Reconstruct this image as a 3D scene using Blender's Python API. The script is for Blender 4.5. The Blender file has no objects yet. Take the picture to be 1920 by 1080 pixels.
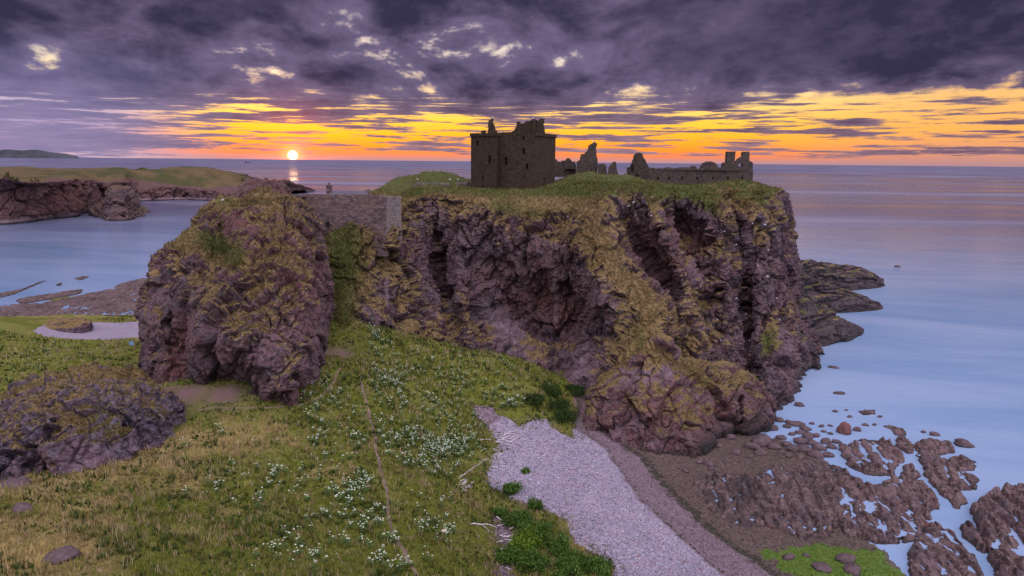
import bpy, math, random
import numpy as np
from mathutils import Vector, Matrix
from mathutils.bvhtree import BVHTree
R = math.radians
SC = bpy.context.scene
COL = SC.collection
random.seed(7)
RNG = np.random.default_rng(7)

# ---------------------------------------------------------------- camera
F_PX, CAM_H = 1281.0, 54.0                     # focal length in photo pixels, metres above the sea
PITCH = math.atan((540 - 302.5) / F_PX)
ROLL = math.atan(19 / 1920)
cam_d = bpy.data.cameras.new('camera'); cam = bpy.data.objects.new('camera', cam_d); COL.objects.link(cam)
cam_d.sensor_width = 36.0; cam_d.lens = 36.0 * F_PX / 1920
cam_d.clip_start = 0.2; cam_d.clip_end = 120000
cam.matrix_world = Matrix.Translation((0, 0, CAM_H)) @ Matrix.Rotation(R(90) - PITCH, 4, 'X') @ Matrix.Rotation(ROLL, 4, 'Z')
SC.camera = cam

# ---------------------------------------------------------------- light and exposure
SUN_AZ, SUN_EL = -17.6, 0.30                    # degrees, azimuth from +Y towards +X
sun_dir = Vector((math.sin(R(SUN_AZ)) * math.cos(R(SUN_EL)), math.cos(R(SUN_AZ)) * math.cos(R(SUN_EL)), math.sin(R(SUN_EL))))
sun_d = bpy.data.lights.new('sun', 'SUN'); sun = bpy.data.objects.new('sun', sun_d); COL.objects.link(sun)
sun_d.energy = 0.015; sun_d.angle = R(0.6); sun_d.color = (1.0, 0.55, 0.25)
sun.rotation_euler = sun_dir.to_track_quat('Z', 'Y').to_euler()
SC.view_settings.view_transform = 'Standard'; SC.view_settings.look = 'None'
SC.view_settings.gamma = 1.0; SC.view_settings.use_curve_mapping = False
SC.view_settings.exposure = 0.3
SC.cycles.max_bounces = 3; SC.cycles.diffuse_bounces = 1; SC.cycles.glossy_bounces = 2; SC.cycles.transmission_bounces = 1; SC.cycles.transparent_max_bounces = 2


class X:
    """a node socket that can be computed with"""
    def __init__(s, nt, v): s.nt, s.v = nt, v
    def _n(s, op, *a, clamp=False):
        n = s.nt.nodes.new('ShaderNodeMath'); n.operation = op; n.use_clamp = clamp
        for i, q in enumerate(a): put(s.nt, n.inputs[i], q)
        return X(s.nt, n.outputs[0])
    def __add__(s, o): return s._n('ADD', s, o)
    __radd__ = __add__
    def __sub__(s, o): return s._n('SUBTRACT', s, o)
    def __rsub__(s, o): return s._n('SUBTRACT', o, s)
    def __mul__(s, o): return s._n('MULTIPLY', s, o)
    __rmul__ = __mul__
    def __truediv__(s, o): return s._n('DIVIDE', s, o)
    def f(s, op, *a): return s._n(op, s, *a)
    def step(s, a, b, lo=0.0, hi=1.0):
        n = s.nt.nodes.new('ShaderNodeMapRange'); n.interpolation_type = 'SMOOTHSTEP'
        put(s.nt, n.inputs[0], s)
        for i, q in enumerate((a, b, lo, hi)): put(s.nt, n.inputs[i + 1], q)
        return X(s.nt, n.outputs[0])


def put(nt, sock, q):
    if isinstance(q, X): nt.links.new(q.v, sock)
    elif isinstance(q, (tuple, list)): sock.default_value = tuple(q) + ((1.0,) if len(q) == 3 and len(sock.default_value) == 4 else ())
    else: sock.default_value = q


def nmix(nt, fac, a, b, mode='MIX'):
    n = nt.nodes.new('ShaderNodeMix'); n.data_type = 'RGBA'; n.blend_type = mode
    put(nt, n.inputs[0], fac); put(nt, n.inputs[6], a); put(nt, n.inputs[7], b)
    return X(nt, n.outputs[2])


def nnoise(nt, vec, scale, detail=5, rough=0.55, dist=0.0):
    n = nt.nodes.new('ShaderNodeTexNoise')
    put(nt, n.inputs['Vector'], vec); n.inputs['Scale'].default_value = scale; n.inputs['Detail'].default_value = detail
    n.inputs['Roughness'].default_value = rough; n.inputs['Distortion'].default_value = dist
    return X(nt, n.outputs[0])


def nvor(nt, vec, scale, feature='F1'):
    n = nt.nodes.new('ShaderNodeTexVoronoi'); n.feature = feature
    put(nt, n.inputs['Vector'], vec); n.inputs['Scale'].default_value = scale
    return X(nt, n.outputs[0])


def nramp(nt, fac, stops):
    n = nt.nodes.new('ShaderNodeValToRGB'); put(nt, n.inputs[0], fac); e = n.color_ramp.elements
    while len(e) < len(stops): e.new(0.5)
    for k, (p, c) in zip(e, stops): k.position = p; k.color = tuple(c) + (1,)
    return X(nt, n.outputs[0])


def nvec(nt, vec, mul=(1, 1, 1), add=(0, 0, 0)):
    n = nt.nodes.new('ShaderNodeMapping'); put(nt, n.inputs[0], vec)
    n.inputs['Scale'].default_value = mul; n.inputs['Location'].default_value = add
    return X(nt, n.outputs[0])


def nrot(nt, vec, deg, mul):
    n = nt.nodes.new('ShaderNodeMapping'); n.vector_type = 'TEXTURE'; put(nt, n.inputs[0], vec); n.inputs['Rotation'].default_value = (0, 0, R(deg))
    return nvec(nt, X(nt, n.outputs[0]), mul)


def ncomb(nt, x, y, z):
    n = nt.nodes.new('ShaderNodeCombineXYZ')
    for i, q in enumerate((x, y, z)): put(nt, n.inputs[i], q)
    return X(nt, n.outputs[0])


def build_world():
    w = bpy.data.worlds.new('World'); SC.world = w; w.use_nodes = True
    nt = w.node_tree; nt.nodes.clear()
    tc = nt.nodes.new('ShaderNodeTexCoord'); D = X(nt, tc.outputs['Generated'])
    sp = nt.nodes.new('ShaderNodeSeparateXYZ'); nt.links.new(D.v, sp.inputs[0])
    x, y, z = (X(nt, sp.outputs[i]) for i in range(3))
    el = z.f('ARCSINE') * 57.2958
    az = x.f('ARCTAN2', y) * 57.2958
    dn = nt.nodes.new('ShaderNodeVectorMath'); dn.operation = 'DOT_PRODUCT'
    nt.links.new(D.v, dn.inputs[0]); dn.inputs[1].default_value = sun_dir
    cs = X(nt, dn.outputs['Value']); ang = cs.f('MINIMUM', 1.0).f('ARCCOSINE') * 57.2958
        # clear air behind the clouds
    nish = nt.nodes.new('ShaderNodeTexSky'); nish.sky_type = 'NISHITA'; nish.sun_disc = False
    nish.sun_elevation = R(SUN_EL); nish.sun_rotation = R(SUN_AZ); nish.dust_density = 2.0
    e01 = (el / 16.0).f('MAXIMUM', 0.0)
    gold = nramp(nt, e01, [(0.0, (.42, .24, .27)), (.03, (.80, .22, .09)), (.06, (1.0, .27, .03)), (.12, (1.0, .42, .02)),
                           (.20, (1.0, .56, .05)), (.30, (1.0, .66, .24)), (.45, (.95, .80, .62)), (1.0, (.82, .80, .85))])
    right = nramp(nt, e01, [(0.0, (.40, .22, .24)), (.05, (.62, .26, .16)), (.15, (.86, .38, .09)), (.30, (.80, .44, .15)), (.5, (.6, .45, .35)), (1.0, (.6, .6, .7))])
    left = nramp(nt, e01, [(0.0, (.52, .36, .44)), (.05, (.36, .29, .44)), (.14, (.22, .23, .44)), (.24, (.36, .34, .50)), (.36, (1.0, .80, .42)), (.5, (.8, .72, .66)), (1.0, (.6, .6, .7))])
    clear = nmix(nt, az.step(14, 34), nmix(nt, az.step(-21, -31), gold, left), right)
    clear = nmix(nt, 0.04, clear, X(nt, nish.outputs[0]), 'ADD')
    # cloud deck: heaped cells overhead, thin layers towards the horizon
    zp = z.f('MAXIMUM', 0.0) + 0.33
    Q = ncomb(nt, x / zp, y / zp, 0.0); S = ncomb(nt, az * .13, el * 2.1, 0.0)
    n1 = nnoise(nt, nvec(nt, Q, (1, .8, 1), (3.2, 1.7, 0)), 3.7, 6, .60, .3)
    n2 = nnoise(nt, nvec(nt, Q, (1, 1, 1), (9.1, 4.4, 2)), 1.1, 2, .5)
    n3 = nnoise(nt, nvec(nt, Q, (1, .9, 1), (1.1, 7.4, 5)), 10.0, 4, .58)
    sn = nnoise(nt, nvec(nt, S, (1, 1, 1), (2.3, .4, 0)), 1.0, 5, .68, .2)
    cov = nramp(nt, e01, [(0.0, (.30,) * 3), (.05, (.53,) * 3), (.10, (.485,) * 3), (.16, (.50,) * 3), (.21, (.56,) * 3), (.27, (.58,) * 3), (.33, (.61,) * 3), (.45, (.64,) * 3), (.6, (.66,) * 3), (1.0, (.66,) * 3)])
    cv = X(nt, cov.v) + az.step(-22, -32) * el.step(5.0, 0.3) * 0.14 - az.step(12, 26) * el.step(5.6, 4.6) * el.step(2.8, 3.6) * .10 + az.step(0, 22) * el.step(5.6, 7.5) * .12 - az.step(-24, -15) * az.step(2, -7) * el.step(6.0, 8.2) * el.step(12, 10) * .045
    puff = n1 * 0.66 + n2 * 0.34 + n3 * .16 - .08
    dens = puff + (sn - puff) * el.step(6.0, 3.4) + cv - 1.0
    mask = dens.step(-0.03, 0.06)
    body = dens.step(0.0, 0.22)
    low = el.step(6.5, 1.0)
    dark = nmix(nt, low, nmix(nt, n3, (.018, .016, .042), (.040, .034, .072)), (.15, .085, .13))
    light = nmix(nt, low, (.155, .120, .215), (.33, .20, .24))
    tex = (n3 * 0.42 + n1 * .60 + n2 * .60 - .31).step(.32, .76)
    cloud = nmix(nt, (body * .50 + tex * .70 - .02 + az.step(5, 35) * .2).f('MINIMUM', 1.0).f('MAXIMUM', 0.0), light, dark)
    cloud = nmix(nt, az.step(-18, -34) * .55 * el.step(9, 2), cloud, (.24, .23, .45))
    # unseen sky behind and overhead, raised far above the deck ahead to fill the land
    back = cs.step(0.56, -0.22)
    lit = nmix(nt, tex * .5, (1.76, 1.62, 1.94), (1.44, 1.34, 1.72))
    lit = nmix(nt, 1.0, lit, nramp(nt, z.f('MAXIMUM', 0.0), [(0.0, (.20,) * 3), (1.0, (1.5,) * 3)]), 'MULTIPLY')   # fill weighted overhead to brighten ledges and darken overhangs
    col = nmix(nt, mask, clear, cloud)
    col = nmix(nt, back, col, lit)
    # aureole and disc of the sun
    glow = (ang * -0.8).f('EXPONENT')
    g = nmix(nt, 1.0, col, nmix(nt, glow, (0, 0, 0), (1.7, .16, .02)), 'ADD')
    g2 = nmix(nt, 1.0, g, nmix(nt, ang.step(1.25, .3), (0, 0, 0), (1.5, .16, .03)), 'ADD')
    g3 = nmix(nt, ang.step(.44, .26), g2, (4.5, 2.7, 1.2))
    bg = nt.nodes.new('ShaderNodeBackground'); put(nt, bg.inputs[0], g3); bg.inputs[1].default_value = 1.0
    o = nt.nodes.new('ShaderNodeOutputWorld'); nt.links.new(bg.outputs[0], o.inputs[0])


build_world()


# ---------------------------------------------------------------- measuring helpers
def ray(px, py):
    a = (px - 960) / F_PX; b = -(py - 540) / F_PX
    c, s = math.cos(ROLL), math.sin(ROLL)
    a, b = a * c - b * s, a * s + b * c
    cp, sp = math.cos(PITCH), math.sin(PITCH)
    return a, cp + b * sp, -sp + b * cp
def atY(px, py, Y):
    r = ray(px, py); t = Y / r[1]; return (r[0] * t, Y, CAM_H + r[2] * t)
def atZ(px, py, Z):
    r = ray(px, py); t = (Z - CAM_H) / r[2]; return (r[0] * t, r[1] * t, Z)


# ---------------------------------------------------------------- noise (numpy)
PERM = np.random.default_rng(3).permutation(256); PERM = np.concatenate([PERM, PERM, PERM])
PV = np.random.default_rng(4).uniform(-1, 1, 256)
def _h(i, j, k): return PERM[(PERM[(PERM[i & 255] + j) & 255] + k) & 255]
def vnoise(p):
    i = np.floor(p).astype(int); f = p - i; u = f * f * f * (f * (f * 6 - 15) + 10)
    x, y, z = i[:, 0], i[:, 1], i[:, 2]; r = 0
    for a in (0, 1):
        for b in (0, 1):
            for c in (0, 1):
                w = (u[:, 0] if a else 1 - u[:, 0]) * (u[:, 1] if b else 1 - u[:, 1]) * (u[:, 2] if c else 1 - u[:, 2])
                r = r + w * PV[_h(x + a, y + b, z + c)]
    return r
def fbm(p, o=4, g=.5):
    r = 0; a = 1; t = 0
    for k in range(o):
        r = r + a * vnoise(p * 2.03 ** k + 17.3 * k); t += a; a *= g
    return r / t
def worley(p, facet=False):
    i = np.floor(p).astype(int); f = p - i
    f1 = np.full(len(p), 9.); f2 = np.full(len(p), 9.); hb = np.zeros(len(p), int); rel = np.zeros_like(p)
    for a in (-1, 0, 1):
        for b in (-1, 0, 1):
            for c in (-1, 0, 1):
                h = _h(i[:, 0] + a, i[:, 1] + b, i[:, 2] + c)
                q = np.stack([a + .5 + .45 * PV[h], b + .5 + .45 * PV[(h + 57) & 255], c + .5 + .45 * PV[(h + 131) & 255]], 1) - f
                d = np.sqrt((q * q).sum(1)); n = d < f1
                f2 = np.where(n, f1, np.minimum(f2, d)); hb = np.where(n, h, hb); f1 = np.where(n, d, f1)
                if facet: rel[n] = q[n]
    ic = PV[(hb + 77) & 255]
    if facet: return f1, f2, ic, rel[:, 0] * PV[(hb + 11) & 255] + rel[:, 1] * PV[(hb + 29) & 255] + rel[:, 2] * (PV[(hb + 43) & 255] * .7 + .35)
    return f1, f2, ic
def sstep(a, b, x):
    t = np.clip((x - a) / (b - a), 0, 1); return t * t * (3 - 2 * t)
def sd_poly(xy, poly):
    """signed distance to a polygon in plan, positive inside"""
    poly = np.asarray(poly, float); d = np.full(len(xy), 1e9); ins = np.zeros(len(xy), bool)
    for k in range(len(poly)):
        a, b = poly[k], poly[(k + 1) % len(poly)]
        e = b - a; w = xy - a
        t = np.clip((w @ e) / (e @ e + 1e-9), 0, 1)
        d = np.minimum(d, np.hypot(w[:, 0] - t * e[0], w[:, 1] - t * e[1]))
        c = ((a[1] > xy[:, 1]) != (b[1] > xy[:, 1])) & (xy[:, 0] < (b[0] - a[0]) * (xy[:, 1] - a[1]) / (b[1] - a[1] + 1e-12) + a[0])
        ins ^= c
    return np.where(ins, d, -d)


# ---------------------------------------------------------------- object helpers
def tag(o, label=None, cat=None, group=None, kind=None):
    for k, v in (('label', label), ('category', cat), ('group', group), ('kind', kind)):
        if v: o[k] = v
    return o
def link(name, me, mat=None, parent=None):
    o = bpy.data.objects.new(name, me); COL.objects.link(o)
    if mat is not None and me is not None and not me.materials: me.materials.append(mat)
    if parent is not None: o.parent = parent
    return o
def empty(name, loc=(0, 0, 0)):
    o = bpy.data.objects.new(name, None); COL.objects.link(o); o.location = loc; return o
def mesh(name, v, f, smooth=False, attrs=None, cols=None):
    """v (N,3), f (M,3|4) arrays"""
    me = bpy.data.meshes.new(name); v = np.asarray(v, np.float32); f = np.asarray(f, np.int32)
    n = f.shape[1]
    me.vertices.add(len(v)); me.vertices.foreach_set('co', v.ravel())
    me.loops.add(f.size); me.loops.foreach_set('vertex_index', f.ravel())
    me.polygons.add(len(f)); me.polygons.foreach_set('loop_start', np.arange(0, f.size, n, dtype=np.int32))
    me.update(calc_edges=True)
    me.polygons.foreach_set('use_smooth', np.full(len(f), bool(smooth)))
    for k, a in (attrs or {}).items():
        at = me.attributes.new(k, 'FLOAT', 'POINT'); at.data.foreach_set('value', np.asarray(a, np.float32))
    if cols is not None:
        at = me.attributes.new('tint', 'FLOAT_COLOR', 'POINT')
        at.data.foreach_set('color', np.concatenate([cols, np.ones((len(cols), 1))], 1).astype(np.float32).ravel())
    me.validate(); return me
def pymesh(name, v, f):
    me = bpy.data.meshes.new(name); me.from_pydata([tuple(map(float, p)) for p in v], [], f); me.update(); return me
def grid_faces(nv, nu, cyc=False):
    i, j = np.meshgrid(np.arange(nv - 1), np.arange(nu if cyc else nu - 1), indexing='ij'); k = (j + 1) % nu
    return np.stack([i * nu + j, i * nu + k, (i + 1) * nu + k, (i + 1) * nu + j], -1).reshape(-1, 4)
def cr_basis(t, n, cyc=False):
    """Catmull-Rom weights at parameters t over n control points"""
    B = np.zeros((len(t), n)); i = np.floor(t).astype(int)
    if not cyc: i = np.clip(i, 0, n - 2)
    u = t - i
    w = [(-u + 2 * u ** 2 - u ** 3) / 2, (2 - 5 * u ** 2 + 3 * u ** 3) / 2, (u + 4 * u ** 2 - 3 * u ** 3) / 2, (-u ** 2 + u ** 3) / 2]
    for k in range(4):
        j = i - 1 + k; j = j % n if cyc else np.clip(j, 0, n - 1)
        np.add.at(B, (np.arange(len(t)), j), w[k])
    return B
def net(C, nu, nv, cyc=False, vw=None):
    """C rows x cols x 3 -> smooth nv x nu x 3; vw gives the share of samples per row interval"""
    C = np.asarray(C, float); r, c = C.shape[:2]
    if vw is None: tv = np.linspace(0, r - 1, nv)
    else:
        cum = np.concatenate([[0], np.cumsum(vw)]); cum = cum / cum[-1]; tv = np.interp(np.linspace(0, 1, nv), cum, np.arange(r))
    tu = np.linspace(0, c, nu, endpoint=False) if cyc else np.linspace(0, c - 1, nu)
    return np.einsum('ar,rck,bc->abk', cr_basis(tv, r), C, cr_basis(tu, c, cyc))
def grid_normals(P, cyc=False):
    if cyc: du = np.roll(P, -1, 1) - np.roll(P, 1, 1)
    else: du = np.gradient(P, axis=1)
    dv = np.gradient(P, axis=0); n = np.cross(dv, du)
    return n / (np.linalg.norm(n, axis=-1, keepdims=True) + 1e-9)
def fine_fix(P):
    """even out spacing along columns"""
    return P
BVHS = []
def bvh(v, f, name):
    BVHS.append((name, BVHTree.FromPolygons(np.asarray(v, float).tolist(), np.asarray(f).tolist())))
def hit(px, py, only=None):
    r = Vector(ray(px, py)).normalized(); o = Vector((0, 0, CAM_H)); best = None
    for n, t in BVHS:
        if only and n not in only: continue
        h = t.ray_cast(o, r)
        if h[0] is not None and (best is None or h[3] < best[1][3]): best = (n, h)
    return (best[1][0], best[1][1], best[0]) if best else None


# ---------------------------------------------------------------- materials
def new_mat(name):
    m = bpy.data.materials.new(name); m.use_nodes = True; nt = m.node_tree
    b = nt.nodes['Principled BSDF']; return m, nt, b
def pos(nt):
    return X(nt, nt.nodes.new('ShaderNodeNewGeometry').outputs['Position'])
def attr(nt, name, color=False):
    n = nt.nodes.new('ShaderNodeAttribute'); n.attribute_name = name
    return X(nt, n.outputs['Color' if color else 'Fac'])
def bump(nt, b, h, dist, strength=1.0):
    n = nt.nodes.new('ShaderNodeBump'); put(nt, n.inputs['Height'], h); n.inputs['Distance'].default_value = dist; n.inputs['Strength'].default_value = strength
    nt.links.new(n.outputs[0], b.inputs['Normal'])
def mat_rock(name, c_dark=(.030, .016, .022), c_mid=(.145, .087, .093), c_pale=(.29, .205, .235), lich=.16, tan=(.215, .145, .060), green=(.075, .092, .018), grey=(.10, .10, .12)):
    m, nt, b = new_mat(name); P = pos(nt)
    n1 = nnoise(nt, P, .16, 3, .6); n2 = nnoise(nt, P, 1.1, 5, .68); n3 = nnoise(nt, nvec(nt, P, (1, 1, .35)), 2.6, 4, .7)
    vo = nvor(nt, P, 1.7)
    c = nmix(nt, (n1 * .5 + n2 * .6 + (vo - .5) * .2).step(.42, .68), c_dark, c_mid)
    c = nmix(nt, n3.step(.52, .74) * .75, c, c_pale)
    c = nmix(nt, nnoise(nt, nvec(nt, P, (1, 1, 1), (5, 9, 2)), .5, 4, .7).step(.52, .68) * .6, c, grey)
    c = nmix(nt, nnoise(nt, nvec(nt, P, (1, 1, 1), (15, 3, 8)), .8, 4, .72).step(.55, .66) * lich, c, tan)
    c = nmix(nt, attr(nt, 'red') * n2.step(.3, .6), c, (.155, .062, .056))
    c = nmix(nt, attr(nt, 'pale') * n3.step(.2, .5), c, (.25, .175, .20))
    c = nmix(nt, attr(nt, 'wet'), c, (.026, .022, .022))
    g = attr(nt, 'green'); v = attr(nt, 'veg')
    gn = nnoise(nt, P, 2.2, 4, .72)
    grass = nmix(nt, (g + (gn - .5) * 1.1).step(.25, .75), tan, green)
    grass = nmix(nt, nnoise(nt, nvec(nt, P, (1, 1, 1), (8, 1, 6)), .45, 4, .65).step(.52, .66) * .7, grass, (.062, .045, .022))
    grass = nmix(nt, n3.step(.45, .75) * .6, grass, nmix(nt, g, (.27, .19, .10), (.095, .10, .03)))
    c = nmix(nt, (v + (gn - .5) * .8 + (n2 - .5) * .9).step(.44, .56), c, grass)
    put(nt, b.inputs['Base Color'], c); b.inputs['Roughness'].default_value = .85; b.inputs['Specular IOR Level'].default_value = .25
    bump(nt, b, n2 * .8 + n3 * .5 + vo * .2, .8, 1.0)
    return m
def mat_plain(name, col, rough=.8, var=.35, scale=3.0, spec=.3, bd=.05):
    m, nt, b = new_mat(name); P = pos(nt); n = nnoise(nt, P, scale, 6, .62); n2 = nnoise(nt, P, scale * .15, 3, .5)
    d = tuple(v * (1 - var) for v in col); l = tuple(min(1, v * (1 + var)) for v in col)
    put(nt, b.inputs['Base Color'], nmix(nt, (n * .65 + n2 * .35).step(.32, .68), d, l)); b.inputs['Roughness'].default_value = rough
    b.inputs['Specular IOR Level'].default_value = spec
    if bd: bump(nt, b, n, bd, .8)
    return m
def mat_stone(name, col, joint=.35, scale=(2.2, 2.2, 4.2)):
    m, nt, b = new_mat(name); P = pos(nt)
    v = nvor(nt, nvec(nt, P, scale), 1.0, 'DISTANCE_TO_EDGE'); vc = nt.nodes.new('ShaderNodeTexVoronoi'); put(nt, vc.inputs['Vector'], nvec(nt, P, scale)); vc.inputs['Scale'].default_value = 1
    n = nnoise(nt, P, .35, 5, .6); n2 = nnoise(nt, P, 4, 5, .6)
    hue = X(nt, vc.outputs['Color']); sp = nt.nodes.new('ShaderNodeSeparateColor'); nt.links.new(hue.v, sp.inputs[0]); r = X(nt, sp.outputs[0])
    c = nmix(nt, (r * .5 + n * .5).step(.25, .75), tuple(q * .6 for q in col), tuple(q * 1.45 for q in col))
    c = nmix(nt, n.step(.45, .7) * .5, c, (col[0] * 1.1, col[1] * 1.0, col[2] * .6))
    c = nmix(nt, v.step(.10, .02) * joint, c, tuple(q * .4 for q in col))
    c = nmix(nt, n2.step(.5, .8) * .4, c, tuple(q * .7 for q in col))
    put(nt, b.inputs['Base Color'], c); b.inputs['Roughness'].default_value = .9; b.inputs['Specular IOR Level'].default_value = .2
    bump(nt, b, v.step(0, .12) * .5 + n2 * .6, .10, .7)
    return m
def mat_tint(name, rough=.8, trans=0.0, spec=.2):
    m, nt, b = new_mat(name); c = attr(nt, 'tint', True)
    put(nt, b.inputs['Base Color'], c); b.inputs['Roughness'].default_value = rough; b.inputs['Specular IOR Level'].default_value = spec
    if trans:
        t = nt.nodes.new('ShaderNodeBsdfTranslucent'); put(nt, t.inputs[0], c); mx = nt.nodes.new('ShaderNodeMixShader'); mx.inputs[0].default_value = trans
        nt.links.new(b.outputs[0], mx.inputs[1]); nt.links.new(t.outputs[0], mx.inputs[2]); nt.links.new(mx.outputs[0], nt.nodes['Material Output'].inputs[0])
    return m
def mat_ground():
    m, nt, b = new_mat('turf'); P = pos(nt)
    n1 = nnoise(nt, P, .09, 5, .6); n2 = nnoise(nt, P, .6, 7, .65); n3 = nnoise(nt, nvec(nt, P, (1, 1, .4)), 3.5, 8, .7)
    g = attr(nt, 'green')
    c = nmix(nt, (g + (n1 - .5) * .9 + (n2 - .5) * .9).step(.2, .8), (.37, .275, .105), (.135, .155, .022))
    c = nmix(nt, n3.step(.42, .72) * .65, c, nmix(nt, g, (.36, .26, .15), (.19, .20, .04)))
    c = nmix(nt, n2.step(.58, .42) * .35, c, (.045, .048, .014))
    c = nmix(nt, g.step(1.0, 1.5), c, nmix(nt, n3, (.125, .15, .024), (.25, .23, .07)))
    c = nmix(nt, attr(nt, 'dirt') * n2.step(.25, .5), c, (.21, .125, .125))
    put(nt, b.inputs['Base Color'], c); b.inputs['Roughness'].default_value = .95; b.inputs['Specular IOR Level'].default_value = .1
    bump(nt, b, n3 + n2 * .6, .5, 1.0)
    return m
def mat_beach():
    m, nt, b = new_mat('shingle'); P = pos(nt)
    vc = nt.nodes.new('ShaderNodeTexVoronoi'); put(nt, vc.inputs['Vector'], P); vc.inputs['Scale'].default_value = 5.5
    sp = nt.nodes.new('ShaderNodeSeparateColor'); nt.links.new(vc.outputs['Color'], sp.inputs[0]); r = X(nt, sp.outputs[0]); r2 = X(nt, sp.outputs[1])
    n1 = nnoise(nt, P, .15, 4, .55); n2 = nnoise(nt, P, .7, 6, .6)
    pale = nmix(nt, r, (.145, .13, .18), (.32, .295, .375)); pale = nmix(nt, r2.step(.7, .9) * .6, pale, (.40, .22, .22))
    pale = nmix(nt, (n1 * .6 + n2 * .4).step(.4, .65) * .35, pale, (.40, .32, .38))
    dk = nmix(nt, r, (.09, .062, .075), (.24, .17, .20)); mud = nmix(nt, r, (.048, .034, .032), (.13, .092, .075))
    c = nmix(nt, attr(nt, 'pale'), nmix(nt, (attr(nt, 'mud') + (n2 - .5) * .5).step(.3, .7), dk, mud), pale)
    c = nmix(nt, (attr(nt, 'weed') + (n2 - .5) * .8).step(.4, .6), c, (.022, .026, .010))
    c = nmix(nt, (attr(nt, 'algae') + (n2 - .5) * 1.0).step(.4, .62), c, nmix(nt, r, (.045, .09, .008), (.11, .17, .018)))
    put(nt, b.inputs['Base Color'], c)
    put(nt, b.inputs['Roughness'], attr(nt, 'pale') * .4 + .5)
    bump(nt, b, X(nt, vc.outputs['Distance']) * -1.0 + n2 * .4, .12, .9)
    return m
def mat_sea():
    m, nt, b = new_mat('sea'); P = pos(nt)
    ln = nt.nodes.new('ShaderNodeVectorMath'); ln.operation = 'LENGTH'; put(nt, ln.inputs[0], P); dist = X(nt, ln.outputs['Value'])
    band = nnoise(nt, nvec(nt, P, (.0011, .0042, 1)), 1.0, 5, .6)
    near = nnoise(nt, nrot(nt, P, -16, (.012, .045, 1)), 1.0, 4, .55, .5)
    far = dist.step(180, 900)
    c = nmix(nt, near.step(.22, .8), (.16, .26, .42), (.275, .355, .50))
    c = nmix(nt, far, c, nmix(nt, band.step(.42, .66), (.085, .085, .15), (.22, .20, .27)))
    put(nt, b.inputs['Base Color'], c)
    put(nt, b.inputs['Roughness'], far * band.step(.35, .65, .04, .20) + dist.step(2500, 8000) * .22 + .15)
    b.inputs['IOR'].default_value = 1.33; b.inputs['Specular IOR Level'].default_value = .5
    w = nnoise(nt, nvec(nt, P, (.12, .35, 1)), 1.0, 4, .55)
    bump(nt, b, w, .35, .35)
    return m
ROCK = mat_rock('cliff_rock')
ROCK_S = mat_rock('stack_rock', (.036, .020, .024), (.145, .085, .094), (.27, .19, .205), .14)
ROCK_F = mat_rock('outcrop_rock', (.040, .025, .036), (.155, .108, .138), (.33, .28, .35), .16, grey=(.17, .16, .21))
ROCK_FAR = mat_rock('far_rock', (.060, .036, .036), (.115, .07, .07), (.18, .12, .12), .3, tan=(.115, .076, .032), green=(.052, .052, .015))
ROCK_W = mat_rock('shore_rock', (.052, .033, .034), (.19, .128, .122), (.40, .32, .30), .22)
ROCK_RIB = mat_rock('rib_rock', (.022, .015, .018), (.088, .060, .064), (.18, .14, .125), .10); TURF = mat_ground(); SHINGLE = mat_beach(); SEA = mat_sea()
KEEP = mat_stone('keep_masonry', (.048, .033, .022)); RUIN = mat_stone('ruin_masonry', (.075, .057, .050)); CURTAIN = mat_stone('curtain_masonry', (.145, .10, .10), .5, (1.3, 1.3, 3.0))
PALEWALL = mat_stone('dressed_masonry', (.20, .165, .16), .3)
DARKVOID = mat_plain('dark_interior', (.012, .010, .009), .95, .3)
GRASSM = mat_tint('grass_blades', .75, .25); LEAFM = mat_tint('leaves', .6, .25); PEB = mat_tint('pebbles', .7)
WHITEFL = mat_plain('flower_white', (.46, .53, .40), .8, .25, 9, bd=0); STEM = mat_plain('green_stem', (.085, .13, .035), .8, .3, 6, bd=0)
SLATE = mat_plain('slate', (.085, .075, .095), .6, .3, 2); DRIFT = mat_plain('driftwood', (.55, .48, .50), .8, .3, 7, bd=.02)
BOULD = mat_plain('boulder_stone', (.088, .058, .062), .75, .45, 2.2, bd=.12); BOULD_R = mat_plain('red_stone', (.13, .058, .054), .8, .35, 2.0, bd=.1)
DIRT = mat_plain('trodden_earth', (.155, .108, .08), .95, .45, 1.4, bd=.08); PALESTONE = mat_plain('pale_stone', (.55, .48, .38), .8, .15, 4)
GULL_W = mat_plain('white_feathers', (.78, .78, .80), .7, .08, 9, bd=0); GULL_G = mat_plain('grey_feathers', (.30, .31, .34), .7, .1, 9, bd=0)
WOOD = mat_plain('weathered_wood', (.16, .12, .10), .85, .3, 8, bd=.02); PANEL = mat_plain('blue_panel', (.20, .36, .62), .5, .15, 3, bd=0); HULL = mat_plain('ship_hull', (.05, .045, .06), .6, .2, 1, bd=0)
COAST = mat_plain('distant_land', (.045, .05, .06), .95, .35, .004, bd=0)

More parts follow.
